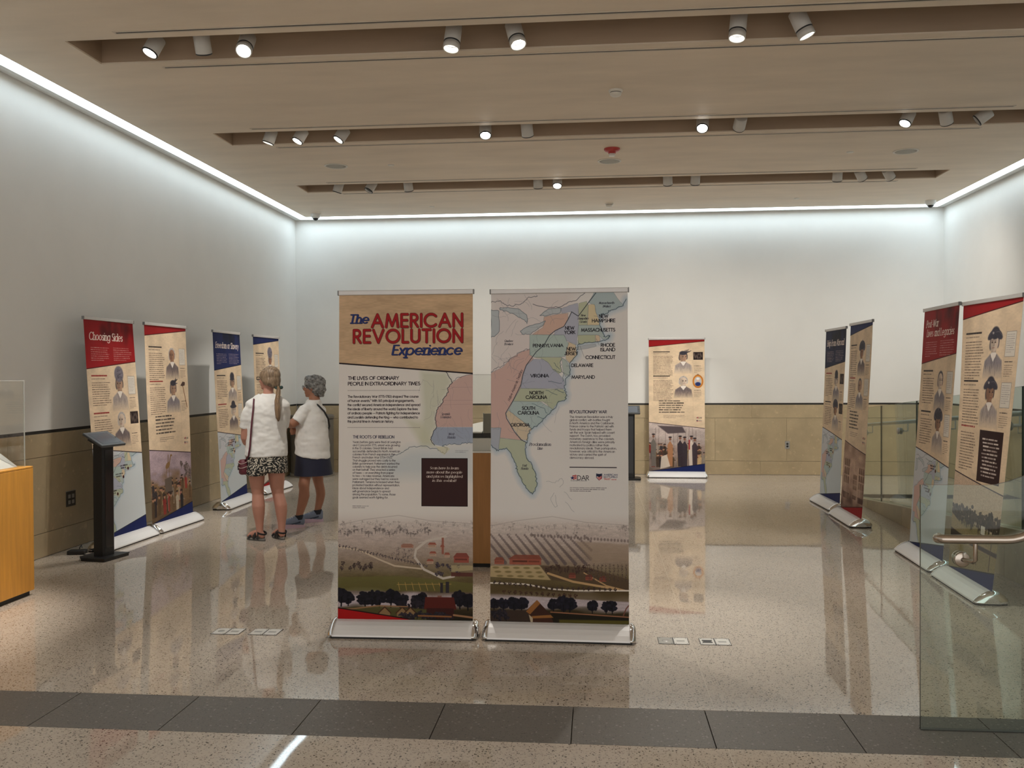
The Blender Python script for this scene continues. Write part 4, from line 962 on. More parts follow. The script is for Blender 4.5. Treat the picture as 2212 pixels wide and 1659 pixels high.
def floors():
    fl = struct('floor', MB().box(XL - .1, Y0, -.12, XR + .1, YB + .1, -.02), joint)
    xs = [XL - .03, -2.228, .559, 3.35, XR + .03]
    for y0, y1 in ((4.44, YB + .03), (Y0, 3.99)):
        for a, b in zip(xs[:-1], xs[1:]):
            MB().box(a + .0016, y0 + .001, -.02, b - .0016, y1 - .001, 0).build('terrazzo_slab', terr, fl)
        for x in xs[1:-1]: MB().box(x - .0015, y0, -.02, x + .0015, y1, .0003).build('divider_strip', strip_m, fl)
    k = 0
    x = -2.6225 - .6265 * 4
    while x < XR:
        MB().box(max(x, XL - .03) + .002, 3.992, -.02, min(x + .6265, XR + .03) - .002, 4.438, .0002, .0012).build('granite_tile', gran, fl)
        x += .6265
    return fl
FLOOR = floors()

def ceiling():
    b = MB(); t = ZC + .34
    ys = [Y0] + [v for s in SLOTS for v in s] + [CEB]
    for i in range(0, len(ys), 2): b.box(CE0, ys[i], ZC, CE1, ys[i + 1], t)
    for y0, y1 in SLOTS: b.box(CE0, y0, ZC, SX0, y1, t); b.box(SX1, y0, ZC, CE1, y1, t)
    b.box(XL, Y0, t, XR, YB, t + .1)
    struct('ceiling', b, ceil_m)
    liner = mat('brown_slot_liner', (.40, .295, .205), .6, var=.12, scale=2., stretch=(.5, 3., 3.))
    for k, (y0, y1) in enumerate(SLOTS):                        # brown lining boards of the three lighting recesses
        e = .004; b = MB(); z = ZC + .012
        b.box(SX0, y1 - e, z, SX1, y1, t); b.box(SX0, y0, z, SX1, y0 + e, t); b.box(SX0, y0 + e, z, SX0 + e, y1 - e, t); b.box(SX1 - e, y0 + e, z, SX1, y1 - e, t); b.box(SX0 + e, y0 + e, t - e, SX1 - e, y1 - e, t)
        struct('trim_%d' % (8 + k), b, liner)
    # cove along three walls: luminous channel next to the ceiling, then a stepped white metal edge
    d = .012
    struct('trim_4', MB().box(XL + .012, Y0, ZC + .002, XL + .075, YB - .012, ZC + .06, .002).box(XL + .075, Y0, ZC - .008, XL + .13, YB - .13, ZC + .06, .002), white_metal)
    struct('trim_5', MB().box(XL + .075, YB - .075, ZC + .002, XR - .075, YB - .012, ZC + .06, .002).box(XL + .13, YB - .13, ZC - .008, XR - .13, YB - .075, ZC + .06, .002), white_metal)
    struct('trim_6', MB().box(XR - .075, Y0, ZC + .002, XR - .012, YB - .012, ZC + .06, .002).box(XR - .13, Y0, ZC - .008, XR - .075, YB - .13, ZC + .06, .002), white_metal)
    for lab, q in (('long cove light along the top of the grey left wall', (XL + .131, Y0, CE0 - .001, YB - .131)),
                   ('cove light along the top of the bright back wall', (CE0, CEB + .001, CE1, YB - .131)),
                   ('cove light along the top of the right wall above the ramp', (CE1 + .001, Y0, XR - .131, YB - .131))):
        z = ZC + .025
        tag(MB().box(q[0], q[1], z, q[2], q[3], z + .03).build('cove_light', cove_m), lab, 'cove light')
ceiling()

# ---------------------------------------------------------------- banners
chrome = mat('polished_chrome', (.78, .78, .79), .08, 1., var=.02)
alu = mat('satin_aluminium', (.80, .79, .79), .38, .15, var=.03, stretch=(1, 30, 30))
rail_m = mat('silver_rail', (.60, .58, .57), .4, .3, var=.03)
rubber = mat('black_rubber', (.012, .012, .012), .6)
back_fab = mat('grey_banner_back', (.62, .60, .58), .6, var=.03)
pole_m = mat('pole_aluminium', (.6, .6, .6), .3, .9)

BASE_P = [(-.125, .012), (-.122, .022), (-.098, .045), (-.066, .068), (-.034, .083), (-.008, .089), (.008, .089), (.04, .082), (.07, .06), (.092, .035), (.1, .012)]
def _base_mesh():
    return MB().prism(BASE_P, 'x', -.43, .43, smooth=False).mesh('base', alu)
def _cap_mesh(s):
    b = MB(); n = len(BASE_P); rows = []
    for k, (dx, sc) in enumerate(((0, 1.06), (.012, 1.06), (.026, .96), (.034, .78), (.037, .5))):
        rows.append([(s * (.43 + dx), (y + .012) * sc - .012, .012 + (z - .012) * sc + (.004 if k < 2 else 0)) for y, z in BASE_P])
    vs = [p for r in rows for p in r]
    b.add(vs, [(j * n + i, j * n + (i + 1) % n, (j + 1) * n + (i + 1) % n, (j + 1) * n + i) for j in range(4) for i in range(n)], 0, True)
    b.add(vs, [list(range(n)), list(range(4 * n, 5 * n))])
    return b.mesh('end_cap', chrome)
def _foot_mesh():
    b = MB()
    b.box(-.44, -.12, 0, .44, -.09, .012); b.box(-.44, .065, 0, .44, .095, .012)
    return b.mesh('rubber_foot', rubber)
M_BASE, M_CAPL, M_CAPR, M_FOOT = _base_mesh(), _cap_mesh(-1), _cap_mesh(1), _foot_mesh()
M_RAIL = MB().box(-.428, -.012, -.013, .428, .012, .017, .004).mesh('top_rail', rail_m)
M_RCAP = MB().box(-.003, -.0125, -.0135, .003, .0125, .0175, .002).mesh('rail_cap', mat('rail_cap_grey', (.2, .2, .2), .4))

def banner(name_label, canvas, x, y, deg, lean, h=2.04, group=None, lean2=None, curl=0., tx=0., face='front'):
    """roll-up banner: x,y is the middle of the fabric at the base; deg its heading (0 = facing the camera side)"""
    t = thing('rollup_banner', name_label, 'banner', (x, y, 0), math.radians(deg), group)
    link('base', M_BASE, t); link('end_cap', M_CAPL, t); link('end_cap', M_CAPR, t); link('rubber_foot', M_FOOT, t)
    l2 = lean if lean2 is None else lean2
    b = MB(); nx, nz = 12, 24; w = .425; z0 = .088
    def P(i, j, off):
        u = i / nx * 2 - 1; v = j / nz
        ln = lean + (l2 - lean) * (u + 1) / 2
        yy = ln * v + curl * (u * u - .4) * (1 - v) * v * 4 * .5 + .004 * math.sin(v * 5 + u * 2)  * v * (1 - v) * 4
        return (u * w + tx * v, yy + off, z0 + v * h)
    for off, mi in ((0, 0), (.0008, 1)):
        vs = [P(i, j, off) for j in range(nz + 1) for i in range(nx + 1)]
        b.add(vs, [(j * (nx + 1) + i, j * (nx + 1) + i + 1, (j + 1) * (nx + 1) + i + 1, (j + 1) * (nx + 1) + i) for j in range(nz) for i in range(nx)], mi, True)
    me = bpy.data.meshes.new('printed_fabric'); me.from_pydata(b.v, [], b.f)
    me.materials.append(printed('print_' + name_label[:12].replace(' ', '_'), canvas.image('banner_print'))); me.materials.append(back_fab)
    me.polygons.foreach_set('material_index', b.m); me.polygons.foreach_set('use_smooth', b.sm)
    uv = me.uv_layers.new(name='UVMap'); N = (nx + 1) * (nz + 1)
    co = [((v % N) % (nx + 1) / nx, (v % N) // (nx + 1) / nz) for v in range(2 * N)]
    for lp in me.loops: uv.data[lp.index].uv = co[lp.vertex_index]
    me.update(); link('printed_fabric', me, t)
    a = (l2 - lean) / .85
    rl = link('top_rail', M_RAIL, t, (tx, (lean + l2) / 2, z0 + h)); rl.rotation_euler = (0, 0, math.atan(a))
    for s in (-1, 1): link('rail_cap', M_RCAP, rl, (s * .431, 0, 0))
    MB().tube([(0, .03, .08), (0, .02 + (lean + l2) / 2 + .012, z0 + h)], .008, 8).build('support_pole', pole_m, t)
    return t

def banners():
    banner('large front banner with the red title lettering above a village panorama', front_title(), -1.19, 5.60, .8, .09, group=None)
    banner('large front banner with the map of the thirteen colonies beside the title banner', front_map(), -.232, 5.60, -1.1, .12)
    g = 'banners along the left wall'
    banner('banner with red head reading Choosing Sides behind the black tablet kiosk', panel('lead', 'Choosing Sides', RED, NAVY, 'map', [(63, 11, 'tall', 'letter', True), (104, 11, None, 'dark', True)], 1), -4.537, 8.442, 88.2, .15, 2.06, g, tx=.03)
    banner('beige banner with a horse statue painting and a hatchet picture', panel('follow', None, RED, NAVY, 'monument', [(28, 14, None, 'letter', False), (70, 14, 'feathers', 'axe', True)], 2), -4.50, 9.404, 86.9, .07, 2.055, g)
    banner('banner with navy head reading Freedom or Slavery beside the woman with the ponytail', panel('lead', 'Freedom or Slavery', NAVY, NAVY, 'map', [(63, 11, 'cap', 'letter', False), (104, 11, 'round', 'letter', True)], 7), -4.48, 11.02, 90.5, .08, 2.05, g, tx=-.02)
    banner('navy topped banner mostly hidden behind the head of the ponytailed woman', panel('follow', None, NAVY, RED, 'council', [(28, 14, 'tall', 'letter', False), (70, 14, None, 'letter', False)], 8), -4.50, 12.39, 86.5, .07, 2.05, g)
    banner('lone banner with a red corner standing before the back wall', panel('follow', None, RED, NAVY, 'council', [(24, 16, 'feathers', 'dark', False), (68, 16, None, 'oval', False)], 4), 1.235, 14.30, -2., .05, 2.045)
    g = 'banners along the ramp'
    banner('banner with navy head reading Help From Abroad near the glass ramp guard', panel('lead', 'Help From Abroad', (.09, .12, .26), NAVY, 'map', [(63, 11, 'cap', 'dark', True), (104, 11, 'bicorn', 'dark', False)], 9), 2.79, 11.328, -88.5, .075, 2.037, g, tx=.015)
    banner('navy topped banner with the sepia painting of sailing ships', panel('follow', None, NAVY, RED, 'ships', [(28, 14, 'bicorn', 'letter', False), (70, 14, None, 'letter', True)], 5), 2.735, 10.20, -90.5, .10, 2.05, g, curl=.03, tx=.05)
    banner('banner with red head reading Post-War Lives and Legacies', panel('lead', 'Post-War|Lives and Legacies', RED, NAVY, 'map', [(63, 11, None, 'letter', False), (104, 11, 'bicorn', 'letter', False)], 3), 2.78, 8.07, -91.5, .14, 2.07, g, tx=-.03)
    banner('nearest ramp banner with a dark quote box and a photograph of a field', panel('follow', None, RED, NAVY, 'field', [(28, 14, 'tricorn', 'letter', False), (70, 14, 'tricorn', 'letter', False)], 6, quote='box'), 2.735, 7.035, -91.5, .09, 2.045, g, lean2=.18, curl=.03, tx=.06)
banners()
# ---------------------------------------------------------------- spotlights in the ceiling slots
can_m = mat('spotlight_can', (.60, .58, .54), .45, var=.03)
black_m = mat('matte_black', (.012, .012, .013), .45, var=.1)
black_gloss = mat('gloss_black', (.015, .015, .016), .18, var=.1)
lens_on = glow('lens_lit', (1., .96, .88), LENS)
lens_off = mat('lens_dark', (.05, .05, .055), .12)
def _can():
    b = MB(); R = .062
    b.lathe([(0, .075), (R * .9, .075), (R, .068), (R, -.068), (R * .93, -.075), (R * .86, -.075), (R * .86, -.05), (0, -.05)], n=24)
    return b.mesh('can', can_m)
def _snoot():
    b = MB(); R = .062
    b.lathe([(R * .96, -.076), (R * .96, -.082), (R, -.083), (R, -.125), (R * .9, -.128), (R * .86, -.12), (R * .86, -.08)], n=24); return b.mesh('lens_hood', can_m)
M_CAN, M_SNOOT = _can(), _snoot()
M_RING = MB().lathe([(.0535, -.0755), (.058, -.0765), (.0625, -.0735), (.0625, -.066), (.0605, -.066)], n=24).mesh('trim_ring', black_m)
M_LON = MB().lathe([(0, -.0545), (.052, -.0545), (.052, -.052), (0, -.052)], n=20).mesh('lens', lens_on)
M_LOFF = MB().lathe([(0, -.0545), (.052, -.0545), (.052, -.052), (0, -.052)], n=20).mesh('lens', lens_off)
def spotlight(x, y, z, aim, lit, hood, power, col, label, group, size=62., blend=.5):
    """aim: direction the lens looks"""
    t = thing('spotlight', label, 'spotlight', (x, y, ZC + .336), 0, group)
    d = Vector(aim).normalized(); q = (-d).to_track_quat('Z', 'Y')
    c = Vector((0, 0, z - (ZC + .336)))
    back = c - d * .03
    b = MB(); b.box(-.018, -.018, -.012, .018, .018, 0); b.tube([(0, 0, -.005), (0, 0, back.z * .62), back * .98], .011, 8); b.tube([Vector((0, 0, back.z * .62)), back], .014, 8)
    b.build('mounting_arm', black_m, t)
    can = link('can', M_CAN, t, c); can.rotation_euler = q.to_euler()
    link('trim_ring', M_RING, can); link('lens', M_LON if lit else M_LOFF, can)
    if hood: link('lens_hood', M_SNOOT, can)
    if power:
        L = bpy.data.lights.new('spot_lamp', 'SPOT'); L.energy = power; L.color = col; L.spot_size = math.radians(size); L.spot_blend = blend; L.shadow_soft_size = .045
        lo = bpy.data.objects.new('spot_lamp', L); COL.objects.link(lo); lo.parent = can; lo.location = (0, 0, -.14 if hood else -.085)
def spots():
    # x, aim, lit lens, hood, power, cone, words
    S, W_ = SPOT, WASH
    rows = [
        ('first ceiling slot', 6.85, [
            (-3.40, (-.34, -.40, -1), 1, 0, S * 2.6, 44, 'angled to the left with a bright oval lens'), (-3.01, (-.07, .60, -1), 0, 0, S * 1.05, 38, 'hanging straight down with a dark lens'), (-2.66, (.05, -.62, -.75), 1, 1, S * .35, 50, 'lit and hooded, third from the left'),
            (-1.06, (-.1, -.25, -1), 1, 1, S * .4, 40, 'hooded with a small bright spot in a deep lens'), (-.595, (.25, -.35, -.95), 1, 1, S * .35, 45, 'hooded, above the right part of the title banner'), (1.043, (-.12, -.22, -1), 1, 1, S * .8, 34, 'hooded, left one of the right pair'), (1.484, (.42, -.05, -1), 1, 1, S * .55, 45, 'hooded, right one of the right pair')]),
        ('second ceiling slot', 9.53, [
            (-3.45, (-.34, -.04, -1), 1, 0, S * 1., 36, 'tipped down at the left end'), (-3.12, (-.44, -.36, -1), 1, 0, S * .6, 34, 'lit, second from the left'), (-2.67, (-.56, -.35, -1), 1, 0, S * .6, 34, 'lit and tipped forward, third from the left'),
            (-1.14, (.06, -.56, -1), 1, 0, S * 1.1, 34, 'glaring brightly above the title banner'), (-.705, (.05, .55, -.8), 0, 0, S * .6, 60, 'turned away, above the map banner'), (1.09, (-.1, -.6, -.78), 1, 0, S * .6, 55, 'glaring brightly right of the smoke detector'), (1.466, (-.05, .86, -.56), 0, 0, S * 1.9, 25, 'turned away beside the brightest right lamp'),
            (3.11, (-.45, -.3, -.85), 1, 0, S * .7, 50, 'tipped to the left with a lit oval lens'), (3.48, (.35, .55, -.75), 0, 0, S * .35, 90, 'showing its round back, near the right end'), (3.84, (-.8, .25, -.6), 0, 0, S * .3, 60, 'lying over sideways at the right end')]),
        ('third ceiling slot', 12.20, [
            (-3.47, (-.34, .1, -1), 0, 0, S * .8, 36, 'with its back to the room at the left end'), (-3.02, (-.48, -.36, -1), 0, 0, S * 1., 36, 'tipped steeply over, second from the left'), (-2.51, (.05, .45, -.9), 0, 0, W_ * 1.8, 112, 'glowing onto the slot face, third from the left'),
            (-.76, (0, .45, -.9), 0, 0, W_ * 1.8, 112, 'turned to the back wall beside a lit one'), (-.504, (.0, -.5, -.85), 1, 0, S * .5, 55, 'with the only lit lens of its row'), (.944, (.08, .55, -.85), 0, 0, S * .3, 104, 'turned away, left one of the right pair'), (1.302, (.0, .55, -.85), 0, 0, S * .3, 104, 'turned away, right one of the right pair'),
            (3.11, (.05, .45, -.9), 0, 0, W_ * 2., 112, 'glowing onto the slot face, first of the right three'), (3.40, (.5, .5, -.7), 0, 0, S * .2, 90, 'tilted, middle one of the right three'), (3.75, (.55, .45, -.7), 0, 0, S * .2, 90, 'tilted, last one of the right three')])]
    for rn, y, hs in rows:
        for x, aim, lit, hood, pw, cone, lab in hs:
            spotlight(x, y, 4.165 if y < 9 else 4.15, aim, lit, hood, pw, WARM, 'spotlight in the %s, %s' % (rn, lab), 'spotlights in the %s' % rn, cone, 1. if cone > 80 or cone < 40 else .7)
spots()

# ---------------------------------------------------------------- ceiling fittings
white_p = mat('white_plastic', (.70, .67, .60), .4, var=.03)
grille = mat('speaker_grille', (.40, .39, .35), .6, var=.05, bmp=.3, bscale=700.)
red_p = mat('red_plastic', (.45, .045, .04), .35)
clear_p = glass('clear_plastic', (.9, .9, .9))
def fittings():
    for i, ((x, y), w) in enumerate(zip(((-3.12, 10.87), (.165, 10.98), (3.53, 10.87)), ('nearest the grey left wall', 'beside the red fire strobe', 'nearest the right wall'))):
        t = thing('ceiling_speaker', 'round grey ceiling speaker ' + w, 'speaker', (x, y, ZC), 0, 'ceiling speakers')
        MB().lathe([(.118, -.001), (.121, -.007), (.136, -.008), (.142, -.004), (.142, 0), (.118, 0)], n=36).build('rim', white_p, t)
        MB().lathe([(0, -.006), (.08, -.0055), (.119, -.003), (.119, 0), (0, 0)], n=36).build('grille', grille, t)
    for (x, y), w in (((.182, 8.24), 'between the first and second ceiling slots'), ((.202, 13.72), 'close to the back wall cove')):
        t = thing('smoke_detector', 'white round smoke detector ' + w, 'detector', (x, y, ZC), 0, 'smoke detectors')
        MB().lathe([(.062, 0), (.062, -.012), (.056, -.02), (0, -.02)], n=28).build('base', white_p, t)
        MB().lathe([(.05, -.0195), (.05, -.026), (.0, -.026)], n=24).build('vent_slot', black_m, t)
        MB().lathe([(.052, -.026), (.048, -.045), (.036, -.053), (0, -.055)], n=24).build('cap', white_p, t)
    t = thing('fire_strobe', 'red ceiling fire alarm strobe with a clear lens', 'alarm', (.186, 10.38, ZC))
    MB().lathe([(.088, 0), (.09, -.016), (.074, -.03), (.05, -.034), (0, -.034)], n=28).build('base', red_p, t)
    MB().lathe([(.046, -.033), (.042, -.055), (.0, -.055)], n=20).build('speaker_ring', red_p, t)
    MB().box(-.034, -.03, -.085, .034, .03, -.055, .008).build('strobe_lens', mat('strobe_lens', (.72, .70, .66), .15), t)
    for (x, y), w in (((-2.45, 10.89), 'left of centre behind the second slot'), ((-2.453, 13.67), 'left of centre near the back wall'), ((2.903, 10.84), 'right of centre behind the second slot'), ((2.903, 13.64), 'right of centre near the back wall')):
        t = thing('sprinkler_cover', 'small white sprinkler cover plate ' + w, 'sprinkler', (x, y, ZC), 0, 'sprinkler covers')
        MB().lathe([(0, -.009), (.03, -.009), (.037, -.006), (.038, -.002), (.038, 0), (0, 0)], n=24).build('cover_plate', white_p, t)
        MB().lathe([(.041, 0), (.041, -.003), (.0385, -.003), (.0385, 0)], n=24).build('escutcheon', white_metal, t)
    for (x, y), w in (((-4.375, 14.08), 'in the left back corner'), ((4.918, 14.06), 'in the right back corner')):
        t = thing('dome_camera', 'white dome security camera with a black eye ' + w, 'camera', (x, y, ZC), 0, 'dome cameras')
        MB().lathe([(.075, 0), (.076, -.035), (.066, -.052), (.05, -.056), (0, -.056)], n=28).build('housing', white_metal, t)
        MB().ball((0, 0, -.056), (.047, .047, .05), 18).build('dome', black_gloss, t)
        MB().lathe([(.048, -.054), (.056, -.058), (.056, -.066), (.047, -.07)], n=24).build('dome_rim', white_metal, t)
    x0, x1 = -3.5, 3.955
    for (y0, y1), nm in zip(SLOTS, ('first', 'second', 'third')):
        for yc, w in ((y0 - .125, 'before'), (y1 + .125, 'behind')):
            t = thing('linear_diffuser', 'long thin air slot in the ceiling just %s the %s spotlight recess' % (w, nm), 'vent', (0, yc, ZC), 0, 'linear air slots')
            b = MB(); b.box(x0, -.027, -.004, x1, -.012, 0); b.box(x0, .012, -.004, x1, .027, 0); b.box(x0 - .015, -.027, -.004, x0, .027, 0); b.box(x1, -.027, -.004, x1 + .015, .027, 0)
            b.build('flange', mat('diffuser_flange', (.60, .52, .42), .45), t)
            MB().box(x0, -.012, -.0015, x1, .012, -.0002).build('dark_slot', black_m, t)
fittings()

# ---------------------------------------------------------------- display cases
maple = wood('honey_maple', (.72, .335, .05)); maple2 = wood('brown_maple', (.40, .19, .06))
acr = glass('acrylic', (.965, .968, .96), 1.38)
acr_edge = mat('acrylic_edge', (.55, .56, .54), .25)
white_board = mat('white_board', (.80, .79, .75), .5, var=.02)
black_toe = mat('black_toe_kick', (.012, .012, .012), .6)
def vitrine(t, x0, y0, x1, y1, z0, z1):
    w = .006
    for nm, q in (('glass_pane', (x0, y0, z0, x1, y0 + w, z1)), ('glass_pane', (x0, y1 - w, z0, x1, y1, z1)), ('glass_pane', (x0, y0 + w, z0, x0 + w, y1 - w, z1)), ('glass_pane', (x1 - w, y0 + w, z0, x1, y1 - w, z1)), ('top_pane', (x0, y0, z1, x1, y1, z1 + w))):
        MB().box(*q).build(nm, acr, t)
    b = MB(); e = .0025
    for x in (x0, x1 - 2 * e):
        for y in (y0, y1 - 2 * e): b.box(x - e * (x == x0) , y - e, z0, x + 2 * e, y + 2 * e, z1)
    for y in (y0 - e, y1 - e): b.box(x0, y, z1 + w, x1, y + 2 * e, z1 + w + e)
    for x in (x0 - e, x1 - e): b.box(x, y0, z1 + w, x + 2 * e, y1, z1 + w + e)
    b.build('polished_edge', acr_edge, t)
def display_cases():
    # left case, cut by the frame
    t = thing('display_case', 'honey wood display case with a clear cover against the left wall', 'display case', (-4.50, 5.7, 0))
    X0, X1, Ya, Yb2 = -.36, .35, -.75, .725
    MB().box(X0 + .02, Ya + .03, 0, X1 - .02, Yb2 - .03, .035).build('toe_kick', black_toe, t)
    MB().box(X0, Ya, .035, X1, Yb2, .935, .003).build('cabinet_body', maple, t)
    MB().box(X0, Ya, .936, X1, Yb2, .95, .003).build('top_board', maple, t)
    vitrine(t, X0 + .03, Ya + .03, X1 - .035, Yb2 - .04, .95, 1.575)
    p = MB().prism([(X0 + .12, .95), (X1 - .09, .95), (X1 - .22, 1.045), (X0 + .12, 1.045)], 'y', Ya + .1, Yb2 - .05).build('reading_plinth', white_board, t)
    q = thing('exhibit_card', 'white card standing on the plinth inside the left display case', 'card', (-4.60, 6.2, 1.046))
    MB().box(-.06, -.01, 0, .035, .006, .085, .002).build('card', white_board, q); MB().box(-.03, .006, 0, .01, .045, .05).build('easel_back', white_metal, q)
    # centre case behind the two front banners
    t = thing('display_case', 'brown wood display case seen in the gap between the two front banners', 'display case', (-.96, 7.92, 0))
    MB().box(-.52, -.335, 0, .52, .335, .035).build('toe_kick', black_toe, t)
    MB().box(-.55, -.36, .035, .55, .36, .955, .003).build('cabinet_body', maple2, t)
    MB().box(-.55, -.36, .956, .55, .36, .97, .003).build('top_board', white_board, t)
    MB().box(-.50, -.30, .97, .50, .30, 1.075, .002).build('inner_deck', white_board, t)
    MB().box(-.47, -.27, 1.075, .47, .28, 1.115, .002).build('black_riser', black_toe, t)
    vitrine(t, -.52, -.33, .52, .33, .97, 1.60)
    top = [(-.30, -.27, 1.128), (.008, -.27, 1.128), (.008, .06, 1.196), (-.03, .06, 1.196), (-.22, -.12, 1.159), (-.30, -.2, 1.143)]
    q = thing('document_stand', 'white sloped document board inside the centre display case', 'document', (-.96, 7.88, 0))
    n = len(top); b = MB(); b.add(top + [(x, y, z - .008) for x, y, z in top], [list(range(n)), list(range(2 * n - 1, n - 1, -1))] + [(i, n + i, n + (i + 1) % n, (i + 1) % n) for i in range(n)]); b.build('board', white_board, q)
    MB().box(-.25, -.25, 1.116, .0, -.21, 1.126).box(-.05, .0, 1.116, .0, .03, 1.176).build('prop', white_metal, q)
    m = thing('grey_mount', 'grey upright panel mount inside the centre display case', 'mount', (-.862, 7.645, 1.116))
    MB().box(-.082, -.01, 0, .12, .012, .165, .002).build('panel', mat('grey_panel', (.23, .22, .18), .6), m); MB().box(-.086, -.005, 0, -.081, .03, .17).build('edge_strip', white_board, m); MB().box(-.06, .012, 0, .1, .07, .02).build('foot', black_toe, m)
display_cases()

# ---------------------------------------------------------------- tablet kiosks
screen_m = mat('tablet_screen', (.10, .115, .14), .1, var=.2, scale=3.)
bezel_m = mat('tablet_bezel', (.055, .058, .062), .3)
def kiosk(label, x, y, deg):
    t = thing('tablet_kiosk', label, 'kiosk', (x, y, 0), math.radians(deg))
    # local front is -y
    b = MB(); pr = [(-.165, -.13), (.165, -.13), (.165, .12), (.11, .17), (-.11, .17), (-.165, .12)]
    b.prism(pr, 'z', .022, .03); b.prism([(px * .96, py * .96) for px, py in pr], 'z', 0, .022)
    b.build('base_plate', black_m, t)
    b = MB(); b.prism([(-.075, -.04), (-.055, -.052), (.055, -.052), (.075, -.04), (.075, .05), (.055, .062), (-.055, .062), (-.075, .05)], 'z', .03, 1.01); b.build('column', black_m, t)
    MB().box(-.05, -.0545, .10, .05, -.051, .96).build('column_panel', black_gloss, t)
    a = math.radians(29); M = Matrix.Translation((0, -.01, 1.055)) @ Matrix.Rotation(a, 4, 'X')
    def sl(name, q, m, par, bev=0.):
        bb = MB().box(*q, bev); bb.v = [tuple(M @ Vector(v)) for v in bb.v]; return bb.build(name, m, par)
    hd = sl('tablet_case', (-.155, -.115, -.014, .155, .115, .008), bezel_m, t, .006)
    sl('screen', (-.118, -.086, .0078, .118, .086, .009), screen_m, hd)
    sl('bracket', (-.1, -.05, -.05, .1, .08, -.014), black_m, t)
    sl('home_button', (.132, -.006, .0078, .143, .006, .0092), black_gloss, hd)
    return t
k1 = kiosk('black tablet kiosk standing before the Choosing Sides banner', -4.335, 7.73, 80)
k2 = kiosk('black tablet kiosk near the back wall, partly hidden by the map banner', .50, 13.95, 0)
def adapter():
    t = thing('power_adapter', 'small black power adapter on the floor beside the kiosk', 'adapter', (-4.69, 7.90, 0), math.radians(12))
    MB().box(-.075, -.05, 0, .075, .05, .035, .006).build('brick', black_m, t)
    MB().tube([(.0, .045, .02), (.0, .07, .05), (.02, .05, .07), (.03, .03, .05)], .004, 6).build('plug_lead', black_m, t)
    pts = [(-4.62, 7.88, .006), (-4.58, 7.84, .005), (-4.545, 7.85, .005)]
    tag(MB().tube(pts, .005, 6).build('charging_cable', black_m), 'short black cable from the adapter towards the kiosk base', 'cable')
adapter()

# ---------------------------------------------------------------- outlets, floor boxes, bin
steel = mat('brushed_steel', (.50, .49, .47), .3, .9, var=.05, stretch=(40, 40, 1.))
plate_bk = mat('dark_bronze_plate', (.035, .032, .03), .35)
sock = mat('outlet_face', (.30, .28, .26), .4)
def outlets():
    t = thing('wall_outlet', 'steel duplex outlet in the stone of the back wall', 'outlet', (2.975, YB, .47))
    MB().box(-.036, -.006, -.058, .036, 0, .058, .002).build('cover_plate', steel, t)
    for z in (-.02, .02):
        s = MB().lathe([(0, -.0085), (.0165, -.008), (.0165, -.004), (0, -.004)], n=18, M=Matrix.Rotation(math.pi / 2, 4, 'X')); s.v = [(x, -abs(y), zz + z) for x, y, zz in s.v]; s.build('socket', black_m, t)
    MB().box(-.0375, -.0075, .0575, .0375, 0, .061).build('top_lip', steel, t)
    t = thing('wall_outlet', 'dark four-socket outlet low on the left stone wall', 'outlet', (XL, 8.15, .466))
    MB().box(0, -.075, -.07, .007, .075, .07, .002).build('cover_plate', plate_bk, t)
    for y in (-.03, .03):
        for z in (-.03, .024): MB().box(.006, y - .019, z - .018, .0095, y + .019, z + .018, .003).build('socket', sock, t)
    MB().box(0, -.077, .07, .009, .077, .076).build('top_lip', steel, t)
outlets()
def floor_boxes():
    lid = mat('floor_lid', (.74, .74, .72), .35, var=.04); lidd = mat('floor_lid_pale', (.80, .79, .75), .35)
    for i, (x0, y0, lab, kind) in enumerate(((-2.405, 5.505, 'outer floor box with a round cover left of the title banner', 'round'), (-2.165, 5.51, 'inner floor box nearer the title banner base', 'plain'), (.365, 5.505, 'floor box with one dull lid just right of the map banner', 'dull'), (.612, 5.505, 'floor box with a black sleeve opening, farther from the map banner', 'hole'))):
        t = thing('floor_box', lab, 'floor box', (x0, y0, 0), 0, 'floor boxes')
        b = MB(); w, h, e = .182, .135, .004
        b.box(0, 0, -.0, w, e, .0022); b.box(0, h - e, 0, w, h, .0022); b.box(0, e, 0, e, h - e, .0022); b.box(w - e, e, 0, w, h - e, .0022); b.box(w / 2 - e, e, 0, w / 2 + e, h - e, .0022)
        b.build('frame', plate_bk, t)
        for k in range(2):
            a = e + k * (w / 2); l = MB().box(a, e, 0, a + w / 2 - 2 * e, h - e, .002).build('lid', (lidd if k or kind != 'dull' else mat('floor_lid_dull', (.42, .41, .38), .35, .4)), t)
            cx, cy = a + w / 4 - e, h / 2
            if k == 0 and kind in ('round', 'dull'): MB().lathe([(0, .0028), (.02, .0028), (.022, .002), (0, .002)], (cx, cy, 0), 20).build('round_cap', steel, l)
            elif k == 0 and kind == 'hole':
                MB().prism([(cx - .03, cy + .008), (cx - .03, cy + .03), (cx + .03, cy + .03), (cx + .03, cy + .008), (cx + .018, cy), (cx + .03, cy - .008), (cx + .03, cy - .03), (cx - .03, cy - .03), (cx - .03, cy - .008), (cx - .018, cy)], 'z', .002, .0026).build('sleeve_opening', black_m, l)
            else: MB().box(cx - .026, cy - .014, .002, cx + .022, cy + .012, .0026).build('finger_tab', steel, l)
            bs = MB()
            for sx in (-1, 1):
                for sy in (-1, 1): bs.lathe([(0, .0028), (.003, .0028), (.003, .002), (0, .002)], (cx + sx * .033, cy + sy * .053, 0), 8)
            bs.build('screw', plate_bk, l)
floor_boxes()
